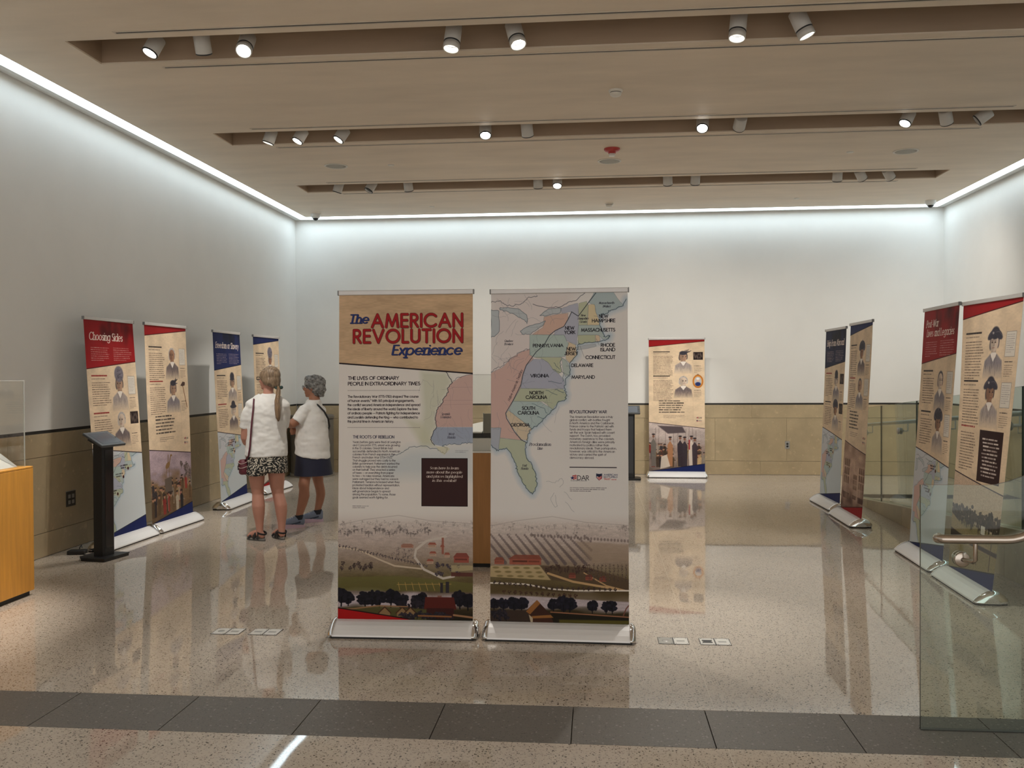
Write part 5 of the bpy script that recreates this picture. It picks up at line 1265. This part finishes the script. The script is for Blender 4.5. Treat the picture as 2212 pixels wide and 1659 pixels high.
def bin_():
    t = thing('litter_bin', 'dark grey round litter bin in the back left corner behind the women', 'bin', (-4.52, 14.28, 0))
    gm = mat('bin_grey', (.14, .13, .115), .4, .3)
    MB().lathe([(0, 0), (.345, 0), (.35, .01), (.35, .05), (0, .05)], n=40).build('base_ring', mat('bin_base', (.30, .28, .24), .35, .4), t)
    MB().lathe([(.338, .05), (.338, .90), (.33, .91), (0, .91)], n=40).build('body', gm, t)
    MB().lathe([(.345, .91), (.348, .955), (.335, .968), (.2, .968), (.19, .95), (.19, .92)], n=40).build('lid', gm, t)
    MB().lathe([(0, .935), (.19, .935), (.19, .925), (0, .925)], n=30).build('opening', black_m, t)
bin_()

# ---------------------------------------------------------------- ramp with glass guard, front glass guard
gl = glass('guard_glass', (.87, .925, .895), 1.5)
gl_edge = mat('glass_edge', (.012, .035, .028), .15)
rail_st = mat('stainless_rail', (.55, .49, .43), .22, 1., var=.04)
rail_gr = mat('ramp_rail_steel', (.33, .34, .32), .3, .9, var=.04)
def pane(name, t, prof, axis, a, b, mats=None):
    """glass plate: large faces see-through, narrow edges dark"""
    m = MB(); n = len(prof)
    m.prism(prof, axis, a, b, 1, caps=False)
    P = (lambda p, q: (q, p[0], p[1])) if axis == 'x' else (lambda p, q: (p[0], q, p[1]))
    vs = [P(p, a) for p in prof] + [P(p, b) for p in prof]
    m.add(vs, [list(range(n))[::-1], list(range(n, 2 * n))], 0)
    return m.build(name, [gl, gl_edge], t)
RZ = lambda y: max(0., .0785 * (12.44 - y))
def ramp_and_guard():
    rs = mat('ramp_stone', (.30, .235, .15), .4, var=.1)
    ye = 3.2
    m = MB(); m.prism([(12.44, 0), (ye, 0), (ye, RZ(ye) - .03), (12.1, 0.0)], 'x', 3.32, XR); m.build('ramp_surface_base', rs)
    bpy.data.objects['ramp_surface_base'].name = 'floor_ramp'; o = bpy.data.objects['floor_ramp']; o['kind'] = 'structure'
    o.data.materials[0] = terr
    # low stone kerb in separate blocks
    k = struct('trim_7', MB().prism([(12.44, 0), (ye, 0), (ye, RZ(ye) - .02), (12.40, 0)], 'x', 3.215, 3.325), joint)
    y = 12.40
    while y > ye + .2:
        y2 = max(ye, y - 1.22)
        MB().prism([(y - .002, .001), (y2 + .002, .001), (y2 + .002, RZ(y2)), (y - .002, max(.004, RZ(y)))], 'x', 3.19, 3.335).build('stone_block', stone, k); y = y2
    t = thing('glass_guard', 'long glass guard with a dull steel handrail rising along the ramp', 'railing', (3.26, 11.9, 0))
    seams = [12.02, 10.87, 9.70, 8.53, 7.36, 6.19, 5.02, 3.85]
    for a, b in zip(seams[:-1], seams[1:]):
        za, zb = RZ(a), RZ(b)
        pr = [(a - 11.9 - .006, za), (b - 11.9 + .006, zb), (b - 11.9 + .006, zb + 1.10), (a - 11.9 - .006, za + 1.10)]
        pane('glass_pane', t, pr, 'x', -.007, .007)
    y0, y1 = 12.0, 3.9
    pts = [(.0, y0 + .1 - 11.9, RZ(y0) + .80), (.07, y0 + .12 - 11.9, RZ(y0) + .86), (.085, y0 - .05 - 11.9, RZ(y0) + .90)] + [(.085, yy - 11.9, RZ(yy) + .90) for yy in (11.4, 9, 7, 5, y1)]
    MB().tube(pts[2:], .021, 12).build('handrail', rail_gr, t)
    for yy in (11.5, 10.23, 8.92, 7.61, 6.3, 5.0):
        z = RZ(yy) + .80; b = MB()
        R = Matrix.Rotation(math.pi / 2, 4, 'Y')
        for s in (-1, 1): b.lathe([(0, .017), (.03, .017), (.036, .012), (.036, 0), (0, 0)], (s * .008, yy - 11.9, z), 20, M=Matrix.Rotation(s * math.pi / 2, 4, 'Y'))
        b.tube([(.02, yy - 11.9, z), (.085, yy - 11.9, z), (.085, yy - 11.9, z + .082)], .008, 8)
        b.build('rail_bracket', steel, t)
    w = thing('wall_handrail', 'steel handrail on the right wall of the ramp', 'handrail', (XR, 11., 0))
    MB().tube([(-.075, y - 11., RZ(y) + .90) for y in (12.4, 10, 7, 4)], .02, 12).build('handrail', rail_gr, w)
    for yy in (12., 10.5, 9., 7.5, 6., 4.5): MB().tube([(0, yy - 11., RZ(yy) + .80), (-.075, yy - 11., RZ(yy) + .80), (-.075, yy - 11., RZ(yy) + .885)], .008, 8).build('rail_bracket', steel, w)
ramp_and_guard()
def front_guard():
    t = thing('glass_guard', 'nearest clear glass panel with a bright stainless handrail', 'railing', (1.453, 4.28, 0))
    top = [(0, 1.107), (.28, 1.107), (.33, 1.111), (.38, 1.124), (.45, 1.152), (1.6, 1.66)]
    pane('glass_pane', t, [(0, .003), (1.6, .003)] + top[::-1], 'y', -.007, .007)
    MB().box(.0, -.012, 0, 1.6, .012, .004).build('floor_channel', mat('floor_channel', (.04, .045, .04), .4), t)
    y = -.085
    pts = [(.075, -.012, .872), (.06, -.04, .874), (.052, -.065, .876), (.075, y, .877), (.12, y, .877), (.2, y, .877), (.33, y, .877), (.36, y, .879), (.39, y, .886), (.44, y, .905), (1.5, y, 1.375)]
    MB().tube(pts, .0205, 16).build('handrail', rail_st, t)
    b = MB()
    for s in (-1, 1): b.lathe([(0, .016), (.031, .016), (.035, .012), (.035, 0), (0, 0)], (.175, s * .008, .775), 24, M=Matrix.Rotation(-s * math.pi / 2, 4, 'X'))
    b.build('glass_clamp', rail_st, t)
    MB().tube([(.175, -.02, .775), (.20, -.075, .775), (.205, -.085, .785), (.205, -.085, .86)], .010, 10).build('rail_bracket', rail_st, t)
front_guard()
# ---------------------------------------------------------------- the two visitors
def fuse(name, mb, mats, parent, voxel=.007, smooth=6, wrinkle=0., wfreq=14., seed=0, stretch=(1, 1, 1), loc=None):
    """melts overlapping shapes into one continuous skin"""
    me = mb.mesh(name + '_raw', mats); o = bpy.data.objects.new(name, me); COL.objects.link(o)
    r = o.modifiers.new('r', 'REMESH'); r.mode = 'VOXEL'; r.voxel_size = voxel; r.use_smooth_shade = True
    s = o.modifiers.new('s', 'SMOOTH'); s.factor = .5; s.iterations = smooth
    dg = bpy.context.evaluated_depsgraph_get(); dg.update()
    new = bpy.data.meshes.new_from_object(o.evaluated_get(dg)); o.modifiers.clear(); o.data = new; bpy.data.meshes.remove(me)
    new.name = name
    if not len(new.materials): new.materials.append(mats if not isinstance(mats, (list, tuple)) else mats[0])
    if wrinkle:
        nn = [v.normal.copy() for v in new.vertices]
        for v, n in zip(new.vertices, nn):
            p = Vector((v.co.x * stretch[0], v.co.y * stretch[1], v.co.z * stretch[2])) * wfreq + Vector((seed, 0, 0))
            q = mnoise.noise(p) + .5 * mnoise.noise(p * 2.1)
            v.co += n * wrinkle * q
    for p in new.polygons: p.use_smooth = True
    if parent is not None: o.parent = parent
    if loc is not None: o.location = loc
    return o
def xf(mb, M, start=0):
    for i in range(start, len(mb.v)): mb.v[i] = tuple(M @ Vector(mb.v[i]))
    return mb
def head_shape(b, M):
    k = len(b.v)
    b.ball((0, -.012, .03), (.074, .094, .086), 20); b.ball((0, .03, -.04), (.058, .062, .066), 16); b.ball((0, .066, -.086), (.026, .022, .02), 12)
    b.tube([(0, .078, .028), (0, .094, .0), (0, .106, -.018), (0, .088, -.03)], [.008, .011, .014, .01], 10)
    b.ball((0, .084, -.052), (.024, .012, .007), 10); b.ball((0, .082, -.063), (.02, .012, .007), 10)
    b.ball((0, .074, .034), (.052, .018, .013), 12)
    for s in (-1, 1): b.ball((s * .042, .058, -.02), (.024, .024, .022), 10); b.ball((s * .074, -.008, -.006), (.009, .02, .031), 10)
    return xf(b, M, k)
def eyes_and_glasses(parent, M, frame_m):
    wh = mat('eye_white', (.75, .72, .69), .25); ir = mat('iris', (.08, .06, .04), .2)
    for s in (-1, 1):
        e = xf(MB().ball((s * .031, .074, .012), .0125, 12), M).build('eye', wh, parent)
        xf(MB().ball((s * .031, .0845, .012), (.005, .003, .005), 8), M).build('iris', ir, e)
    b = MB(); y = .103
    for s in (-1, 1):
        q = [(s * .033 + .026 * math.cos(a), y, .008 + .019 * math.sin(a)) for a in [2 * math.pi * i / 14 for i in range(15)]]
        b.tube(q, .0022, 6); b.tube([(s * .059, y, .014), (s * .074, .06, .016), (s * .08, -.005, .012), (s * .078, -.02, -.004)], .0021, 6)
    b.tube([(-.008, y + .002, .012), (.008, y + .002, .012)], .002, 6)
    g = xf(b, M).build('glasses', frame_m, parent)
    b = MB()
    for s in (-1, 1): b.add([(s * .033 + .025 * math.cos(2 * math.pi * i / 14), y, .008 + .018 * math.sin(2 * math.pi * i / 14)) for i in range(14)], [list(range(14))])
    xf(b, M).build('lens', clear_p, g)
def hand_shape(b, wrist, d, n, side, curl=1.):
    """five curled fingers on a palm: d points to the fingers, n is the back of the hand"""
    d = Vector(d).normalized(); n = Vector(n); n = (n - d * n.dot(d)).normalized(); s = d.cross(n) * side; w = Vector(wrist)
    for k in (-1, -.3, .3, 1): b.tube([w, w + d * .045 + s * .02 * k, w + d * .085 + s * .027 * k], [.02, .017, .012], 8)
    L = {-1: .062, -.3: .078, .3: .084, 1: .074}
    for k, ln in L.items():
        p = w + d * .085 + s * .027 * k; pts = [p]; a = 0.
        for seg in (.45, .32, .25):
            a += .62 * curl; v = d * math.cos(a) - n * math.sin(a); pts.append(pts[-1] + v * ln * seg)
        b.tube(pts, [.0095, .009, .008, .0065], 8); b.ball(pts[-1], .0066, 8)
    p = w + d * .025 + s * .026
    pts = [p, p + d * .025 + s * .016 - n * .008, p + d * .048 + s * .016 - n * .018, p + d * .066 + s * .006 - n * .026]
    b.tube(pts, [.015, .0115, .010, .0075], 8); b.ball(pts[-1], .0076, 8)
def foot_shape(b, ankle, heel, d):
    d = Vector((d[0], d[1], 0)).normalized(); s = Vector((-d.y, d.x, 0)); h = Vector(heel)
    b.ball(h + Vector((0, 0, .03)) + d * .02, (.032, .032, .032), 12); b.tube([Vector(ankle) - Vector((0, 0, .01)), h + d * .06 + Vector((0, 0, .055)), h + d * .14 + Vector((0, 0, .032)), h + d * .19 + Vector((0, 0, .02))], [.034, .034, .034, .026], 12)
    for k in (-2, -1, 0, 1, 2): b.tube([h + d * .17 + s * k * .017 + Vector((0, 0, .02)), h + d * (.225 - .008 * abs(k) - .006 * (k + 2)) + s * k * .017 + Vector((0, 0, .014))], [.013, .010], 8); b.ball(h + d * (.225 - .008 * abs(k) - .006 * (k + 2)) + s * k * .017 + Vector((0, 0, .014)), .0105, 8)
def sole_outline(n=20, L=.255):
    out = []
    for i in range(n):
        a = 2 * math.pi * i / n; x = L / 2 - math.cos(a) * L / 2; w = .032 + .014 * min(1, max(0, (x - .08) / .1)) - .006 * max(0, 1 - abs(x - .1) / .05)
        out.append((x, math.sin(a) * w * 1.1))
    return out

skin1 = mat('light_tanned_skin', (.50, .245, .18), .5, var=.06, scale=9.); skin2 = mat('deep_tanned_skin', (.36, .165, .10), .5, var=.07, scale=9.)
tee = mat('white_cotton', (.78, .775, .76), .85, var=.02, bmp=.25, bscale=26.)
def streaky(name, a, b2, stretch=(60, 60, 5)):
    m, nt, bs = nt_new(name); n = noise_node(nt, tc(nt, 'Object', stretch), 1., 4., .6)
    nt.links.new(ramp(nt, n.outputs['Fac'], [(.32, a), (.66, b2)]), bs.inputs['Base Color']); bs.inputs['Roughness'].default_value = .45
    bump(nt, bs, n.outputs['Fac'], .6, .008); return m
def leafy(name):
    """black cloth printed with cream leaf strokes"""
    m, nt, bs = nt_new(name); v = tc(nt, 'Object')
    ns = noise_node(nt, v, 9., 1.)
    vo0 = nt.nodes.new('ShaderNodeTexVoronoi'); vo0.inputs['Scale'].default_value = 13.; nt.links.new(v, vo0.inputs['Vector'])
    sep = nt.nodes.new('ShaderNodeSeparateColor'); nt.links.new(vo0.outputs['Color'], sep.inputs[0])
    ang = nt.nodes.new('ShaderNodeMath'); ang.operation = 'MULTIPLY'; ang.inputs[1].default_value = 6.28; nt.links.new(sep.outputs[0], ang.inputs[0])
    rot = nt.nodes.new('ShaderNodeVectorRotate'); rot.rotation_type = 'Y_AXIS'; nt.links.new(v, rot.inputs['Vector']); nt.links.new(ang.outputs[0], rot.inputs['Angle'])
    mp = nt.nodes.new('ShaderNodeMapping'); mp.inputs['Scale'].default_value = (1., .6, .26); nt.links.new(rot.outputs[0], mp.inputs[0])
    vo = nt.nodes.new('ShaderNodeTexVoronoi'); vo.feature = 'DISTANCE_TO_EDGE'; vo.inputs['Scale'].default_value = 62.; nt.links.new(mp.outputs[0], vo.inputs['Vector'])
    c = ramp(nt, vo.outputs['Distance'], [(.13, (.012, .012, .013)), (.2, (.62, .57, .48))])
    nt.links.new(c, bs.inputs['Base Color']); bs.inputs['Roughness'].default_value = .85
    return m

def woman_one():
    t = thing('person', 'woman with a long brown ponytail, white tee and leaf print shorts seen from behind', 'person', (-3.195, 8.672, 0), math.radians(20.2))
    M = Matrix.Translation((.022, .02, 1.572)) @ Matrix.Rotation(math.radians(52), 4, 'Z')
    b = MB(); head_shape(b, M)
    b.tube([(.012, .0, 1.36), (.014, .005, 1.43), (.02, .015, 1.50), (.02, .02, 1.55)], [.07, .05, .047, .052], 16)
    b.loft([(0, 0, .73, .13, .10), (0, 0, .78, .165, .12), (0, 0, .92, .15, .11), (0, 0, 1.05, .14, .10), (0, 0, 1.2, .155, .105), (.005, 0, 1.30, .14, .08), (.01, 0, 1.36, .08, .06)], 24)
    for L in ([(-.10, 0, .78, .085, .10), (-.10, 0, .70, .082, .09), (-.10, 0, .60, .074, .08), (-.096, .0, .52, .063, .068), (-.091, .002, .455, .055, .058), (-.088, -.008, .40, .059, .062), (-.086, -.014, .34, .0625, .066), (-.083, -.01, .27, .056, .06), (-.079, -.002, .18, .041, .045), (-.076, 0, .11, .034, .037), (-.076, .0, .05, .036, .04)],
              [(.09, .02, .78, .085, .10), (.088, .02, .70, .084, .09), (.088, .02, .60, .076, .082), (.09, .02, .52, .066, .07), (.098, .022, .455, .057, .06), (.112, .014, .40, .059, .062), (.125, .008, .34, .061, .066), (.13, .012, .27, .056, .06), (.132, .018, .18, .042, .045), (.131, .02, .11, .035, .038), (.131, .02, .05, .037, .04)]): b.loft(L, 18)
    foot_shape(b, (-.076, 0, .08), (-.042, -.028, .024), (-.66, .75)); foot_shape(b, (.131, .02, .08), (.142, -.012, .024), (-.36, .93))
    for P, R in (([(-.15, 0, 1.29), (-.185, .005, 1.2), (-.205, .035, 1.0), (-.195, .06, .965), (-.13, .18, .945), (-.07, .245, .93)], [.045, .05, .045, .043, .038, .027]), ([(.155, .01, 1.29), (.165, .055, 1.2), (.14, .12, 1.03), (.13, .15, .995), (.09, .21, .95), (.05, .255, .925)], [.055, .052, .045, .043, .038, .027])): b.tube(P, R, 14)
    hand_shape(b, (-.07, .245, .93), (.8, .45, -.1), (-.3, .8, .3), 1); hand_shape(b, (.05, .255, .925), (-.8, .4, -.12), (.3, .8, .3), -1)
    fuse('body', b, skin1, t, .0065, 5)
    eyes_and_glasses(t, M, black_m)
    # hair drawn back to a low tie
    hb = MB(); k = len(hb.v)
    hb.ball((0, -.022, .042), (.086, .1, .088), 22); hb.ball((0, -.05, -.012), (.082, .07, .075), 18); hb.ball((0, -.075, -.05), (.055, .045, .045), 14)
    for s in (-1, 1): hb.ball((s * .06, .0, .03), (.03, .066, .064), 12); hb.ball((s * .066, -.03, -.02), (.024, .055, .045), 12)
    xf(hb, M, k)
    hair = fuse('hair', hb, streaky('brown_hair', (.085, .05, .028), (.36, .26, .17), (70, 70, 9)), t, .007, 4, .0025, 60., 3, (1, 1, .12))
    T0 = M @ Vector((0, -.108, -.075))
    pts = [T0, T0 + Vector((.004, -.03, -.03)), Vector((.098, -.14, 1.36)), Vector((.1, -.168, 1.28)), Vector((.104, -.178, 1.20)), Vector((.106, -.176, 1.165))]
    pb = MB().tube(pts, [.022, .032, .042, .046, .036, .010], 18, flat=.6)
    fuse('ponytail', pb, streaky('tail_hair', (.085, .048, .025), (.30, .19, .10), (90, 90, 3)), hair, .006, 3, .003, 70., 5, (1, 1, .12))
    rb = MB(); R0 = T0 + Vector((.002, -.012, -.008))
    ring = [R0 + Vector((.026 * math.cos(a), .012 * math.sin(a) - .006, .01 * math.sin(a))) for a in [2 * math.pi * i / 12 for i in range(13)]]
    rb.tube(ring, .010, 8); rb.ball(R0 + Vector((.03, -.012, .002)), (.016, .014, .017), 10); rb.build('hair_tie', mat('dark_green_band', (.02, .045, .04), .7), hair)
    # tee shirt
    s = MB(); s.loft([(-.008, 0, .822, .203, .155), (-.008, 0, .86, .203, .155), (-.004, 0, .95, .195, .148), (0, 0, 1.05, .185, .138), (0, 0, 1.15, .185, .134), (0, 0, 1.25, .188, .13), (.003, 0, 1.32, .178, .115), (.008, 0, 1.37, .14, .095), (.012, .004, 1.405, .085, .075), (.014, .006, 1.43, .062, .062)], 30)
    s.tube([(-.04, 0, 1.385), (-.13, 0, 1.325), (-.166, .003, 1.26), (-.19, .012, 1.18), (-.206, .03, 1.10)], [.06, .062, .062, .060, .058], 16); s.tube([(.06, 0, 1.385), (.145, 0, 1.325), (.166, .025, 1.25), (.163, .06, 1.18), (.148, .095, 1.10)], [.06, .062, .062, .060, .058], 16)
    s.ball((-.12, 0, 1.315), (.085, .08, .065), 14); s.ball((.138, 0, 1.315), (.085, .08, .065), 14)
    fuse('tee_shirt', s, tee, t, .0075, 5, .007, 11., 2, (1, 1, 1.5))
    # shorts
    q = MB(); q.loft([(-.004, 0, .89, .16, .13), (-.004, .002, .83, .19, .148), (-.004, .004, .76, .2, .158), (-.004, .005, .69, .2, .155), (-.004, .005, .665, .19, .14)], 28)
    q.loft([(-.095, .0, .78, .095, .13), (-.103, 0, .70, .102, .135), (-.106, 0, .638, .102, .132)], 22); q.loft([(.088, .012, .78, .095, .13), (.092, .014, .72, .102, .135), (.095, .016, .66, .102, .132)], 22)
    fuse('shorts', q, leafy('leaf_print'), t, .0075, 4, .004, 12., 9)
    # sandals
    so = mat('sandal_sole', (.10, .095, .09), .7); st = mat('sandal_strap', (.018, .016, .016), .7)
    for heel, d in (((-.042, -.028, 0), (-.66, .75)), ((.142, -.012, 0), (-.36, .93))):
        dv = Vector((*d, 0)).normalized(); A = Matrix.Translation(Vector(heel) - dv * .025) @ Matrix.Rotation(math.atan2(dv.y, dv.x), 4, 'Z')
        sb = MB().prism(sole_outline(), 'z', 0, .014); xf(sb, A); sd = sb.build('sandal', so, t)
        sb = MB().prism([(x * .98 + .002, y * .96) for x, y in sole_outline()], 'z', .014, .024); xf(sb, A); sb.build('footbed', mat('sandal_footbed', (.25, .24, .22), .8), sd)
        sb = MB()
        def hoop(x0, x1, h, w, r=.008):
            return [(x0 + (x1 - x0) * math.sin(a) , w * math.cos(a), .018 + h * math.sin(a)) for a in [math.pi * i / 10 for i in range(11)]]
        sb.tube(hoop(.185, .175, .034, .047), .012, 8, flat=.6); sb.tube(hoop(.115, .10, .072, .046), .013, 8, flat=.6)
        rg = [(.045 + .045 * math.cos(a), .042 * math.sin(a), .078 + .012 * math.cos(a)) for a in [2 * math.pi * i / 16 for i in range(17)]]
        sb.tube(rg, .0105, 6, flat=.5)
        for sgn in (-1, 1): sb.tube([(.06, sgn * .041, .02), (.055, sgn * .043, .075)], .008, 6, flat=.5); sb.tube([(.06, sgn * .041, .02), (.115, sgn * .04, .045), (.175, sgn * .012, .045)], .007, 6, flat=.5)
        xf(sb, A); sb.build('strap', st, sd)
    wb = MB(); wb.tube([(-.155 + .03 * math.cos(a), .145 + .025 * math.sin(a) , .952 + .032 * math.sin(a)) for a in [2 * math.pi * i / 14 for i in range(15)]], .007, 6); wb.build('wrist_watch', black_m, t)
    # shoulder bag hangs at her left hip
    g = thing('shoulder_bag', 'small burgundy shoulder bag hanging at the left hip of the ponytailed woman', 'bag', t.location[:], math.radians(20.2))
    mar = mat('burgundy_nylon', (.115, .018, .03), .5, var=.15, bmp=.3, bscale=40.)
    bb = MB(); bb.loft([(-.222, -.02, .652, .03, .035), (-.215, -.02, .665, .048, .05), (-.215, -.02, .72, .056, .055), (-.222, -.02, .77, .05, .05), (-.226, -.02, .797, .03, .03)], 18, )
    fuse('bag_body', bb, mar, g, .005, 4, .003, 30., 3)
    zp = MB()
    for zz, rr in ((.77, .052), (.73, .058)): zp.tube([(-.22 + rr * math.cos(a) * 1.0, -.02 + rr * math.sin(a), zz - .012 * math.sin(a * 2 - 7)) for a in [math.radians(150 + 15 * i) for i in range(13)]], .0028, 6)
    zp.build('zip', mat('pale_zip', (.55, .45, .42), .4), g)
    MB().tube([(-.14, .155, 1.0), (-.13, .14, 1.2), (-.122, .10, 1.33), (-.118, .03, 1.395), (-.12, -.05, 1.38), (-.125, -.105, 1.30), (-.138, -.122, 1.18), (-.15, -.118, 1.05), (-.158, -.13, .93), (-.172, -.125, .84), (-.195, -.07, .80), (-.21, -.03, .79)], .0085, 8, flat=.45).build('strap', mat('burgundy_strap', (.10, .016, .03), .5), g)
    MB().tube([(-.262, -.045, .76), (-.272, -.055, .735), (-.27, -.055, .70)], .005, 6).build('zip_pull', black_m, g)
woman_one()

def woman_two():
    t = thing('person', 'older woman with short grey hair, white tee and navy skirt, arms crossed', 'person', (-3.09, 9.586, 0), math.radians(17.8))
    Fx, Fy = -.82, .57; Rx, Ry = .57, .82; tw = math.radians(55.2)
    M = Matrix.Translation((.066, .012, 1.472)) @ Matrix.Rotation(math.radians(74), 4, 'Z') @ Matrix.Scale(.97, 4)
    b = MB(); head_shape(b, M)
    b.tube([(.078, 0, 1.25), (.082, .0, 1.32), (.078, .01, 1.385), (.07, .015, 1.44)], [.07, .062, .056, .058], 16)
    b.loft([(.055, 0, .60, .15, .13, 1, tw), (.055, 0, .72, .175, .15, 1, tw), (.05, 0, .88, .17, .14, 1, tw), (.05, 0, 1.02, .165, .13, 1, tw), (.055, 0, 1.15, .165, .12, 1, tw), (.06, 0, 1.22, .13, .08, 1, tw), (.07, 0, 1.27, .08, .06, 1, tw)], 24)
    for L in ([(.01, -.06, .70, .07, .075), (-.012, -.098, .585, .062, .066), (-.028, -.125, .50, .059, .064), (-.036, -.135, .45, .06, .062), (-.034, -.14, .40, .053, .057), (-.035, -.14, .33, .058, .058), (-.052, -.14, .25, .052, .05), (-.075, -.14, .17, .042, .042), (-.092, -.14, .11, .036, .036), (-.098, -.14, .05, .038, .038)],
              [(.10, .13, .70, .075, .085), (.105, .15, .58, .066, .072), (.108, .17, .50, .062, .064), (.118, .18, .43, .055, .058), (.135, .19, .36, .052, .058), (.142, .19, .30, .05, .054), (.13, .19, .22, .045, .045), (.112, .19, .15, .038, .038), (.10, .19, .09, .035, .035), (.098, .19, .05, .037, .037)]): b.loft(L, 18)
    b.tube([(-.035, -.125, 1.19), (-.085, -.165, 1.15), (-.145, -.168, 1.10), (-.17, -.12, 1.092), (-.165, .0, 1.10), (-.135, .11, 1.11)], [.045, .05, .048, .046, .040, .028], 14)
    b.tube([(.135, .13, 1.18), (.10, .22, 1.12), (.02, .27, 1.03), (-.04, .24, 1.0), (-.14, .12, 1.005), (-.155, .05, 1.005)], [.055, .05, .046, .044, .038, .028], 14)
    hand_shape(b, (-.135, .11, 1.11), (.45, .8, -.2), (-.75, .4, .3), 1); hand_shape(b, (-.155, .05, 1.005), (-.1, -1, .02), (-.95, .1, -.1), -1, 1.25)
    fuse('body', b, skin2, t, .0065, 5)
    eyes_and_glasses(t, M, mat('steel_frames', (.12, .12, .12), .3, .8))
    hb = MB(); hb.ball((0, -.024, .046), (.104, .118, .098), 22); hb.ball((0, -.062, -.015), (.092, .082, .086), 18); hb.ball((0, .03, .095), (.08, .065, .045), 14); hb.ball((0, -.088, -.065), (.07, .04, .04), 14)
    for s in (-1, 1): hb.ball((s * .07, -.02, .035), (.026, .06, .055), 12); hb.ball((s * .074, -.055, -.02), (.022, .03, .045), 10)
    xf(hb, M); fuse('hair', hb, streaky('grey_hair', (.045, .045, .045), (.34, .34, .33), (30, 30, 50)), t, .006, 2, .012, 34., 8, (1, 1, .7))
    s = MB(); s.loft([(.058, 0, .745, .205, .178, 1, tw), (.057, 0, .80, .203, .176, 1, tw), (.053, 0, .92, .198, .172, 1, tw), (.05, 0, 1.04, .193, .162, 1, tw), (.05, 0, 1.14, .19, .148, 1, tw), (.055, 0, 1.22, .178, .118, 1, tw), (.062, 0, 1.275, .14, .09, 1, tw), (.07, 0, 1.315, .095, .08, 1, tw), (.076, 0, 1.345, .072, .072, 1, tw)], 30)
    for i, (vx, vy, vz) in enumerate(s.v):                       # curved shirt-tail hem
        if vz < .86: s.v[i] = (vx, vy, vz - (.86 - vz) / .115 * .035 * ((vx - .057) * .82 - vy * .57) / .19)
    s.ball((-.01, -.095, 1.225), (.075, .08, .065), 14); s.ball((.13, .1, 1.225), (.075, .08, .065), 14)
    s.tube([(.03, -.04, 1.27), (-.025, -.12, 1.235), (-.065, -.148, 1.17), (-.105, -.162, 1.115)], [.055, .068, .066, .064], 16); s.tube([(.14, .115, 1.235), (.11, .2, 1.15), (.08, .23, 1.10)], [.072, .068, .064], 16)
    fuse('tee_shirt', s, tee, t, .0075, 5, .008, 10., 6, (1, 1, 1.3))
    q = MB(); q.loft([(.055, 0, .83, .17, .145, 1, tw), (.057, 0, .76, .19, .165, 1, tw), (.062, 0, .65, .206, .182, 1, tw), (.066, 0, .54, .226, .195, 1, tw)], 32)
    o = q.build('skirt', mat('navy_knit', (.009, .011, .032), .75, var=.1), t)
    # dark cross-body strap over the back
    MB().tube([(.0, .06, 1.315), (.05, -.055, 1.325), (.12, -.085, 1.285), (.18, -.095, 1.22), (.222, -.075, 1.14), (.235, -.03, 1.06), (.215, .07, .96)], .010, 8, flat=.5).build('body_strap', black_m, t)
    up = mat('blue_grey_mesh', (.19, .23, .32), .75, var=.15, bmp=.4, bscale=260.); so = mat('lilac_sole', (.62, .46, .56), .6); lace = mat('pale_lace', (.6, .6, .66), .7); sk = mat('navy_sock', (.02, .024, .035), .85); dk = mat('shoe_overlay', (.035, .05, .09), .5)
    for ank, d in (((-.098, -.14), (-.98, -.12)), ((.098, .19), (-1., .02))):
        dv = Vector((*d, 0)).normalized(); A = Matrix.Translation(Vector((*ank, 0)) - dv * .07) @ Matrix.Rotation(math.atan2(dv.y, dv.x), 4, 'Z')
        ol = sole_outline(24, .272)
        sb = MB(); sb.prism([(x, y * 1.06) for x, y in ol], 'z', .0, .022, smooth=True); sb.prism([(x * .98 + .003, y * 1.03) for x, y in ol], 'z', .022, .042, smooth=True); k = len(sb.v)
        sb.v = [(x, y, z + (.012 * max(0, (x - .2) / .07) if z < .03 else .004 * max(0, (.06 - x) / .06))) for x, y, z in sb.v]
        xf(sb, A); sh = sb.build('running_shoe', so, t)
        ub = MB(); X = Matrix(((0, 0, 1, 0), (0, 1, 0, 0), (1, 0, 0, 0), (0, 0, 0, 1)))
        ub.loft([(.078, 0, .004, .042, .024), (.074, 0, .02, .056, .036), (.07, 0, .06, .056, .04), (.068, 0, .10, .056, .04), (.062, 0, .14, .048, .042), (.054, 0, .19, .040, .045), (.046, 0, .235, .030, .042), (.042, 0, .266, .014, .026)], 18)
        xf(ub, A @ X); fuse('upper', ub, up, sh, .005, 3)
        cb = MB().tube([(.055, 0, .085), (.058, 0, .115), (.06, 0, .133)], [.043, .043, .043], 16); xf(cb, A); cb.build('sock', sk, sh)
        lb = MB()
        for i in range(4): lb.tube([(.115 + .018 * i, -.022, .118 - .010 * i), (.12 + .018 * i, 0, .127 - .0105 * i), (.115 + .018 * i, .022, .118 - .010 * i)], .0035, 6)
        xf(lb, A); lb.build('lace', lace, sh)
        vb = MB()
        for sg in (-1, 1): vb.tube([(.05, sg * .0385, .062), (.10, sg * .041, .05), (.15, sg * .043, .042), (.2, sg * .041, .04)], [.008, .007, .005, .003], 6, flat=.35)
        xf(vb, A); vb.build('side_stripe', dk, sh)
woman_two()
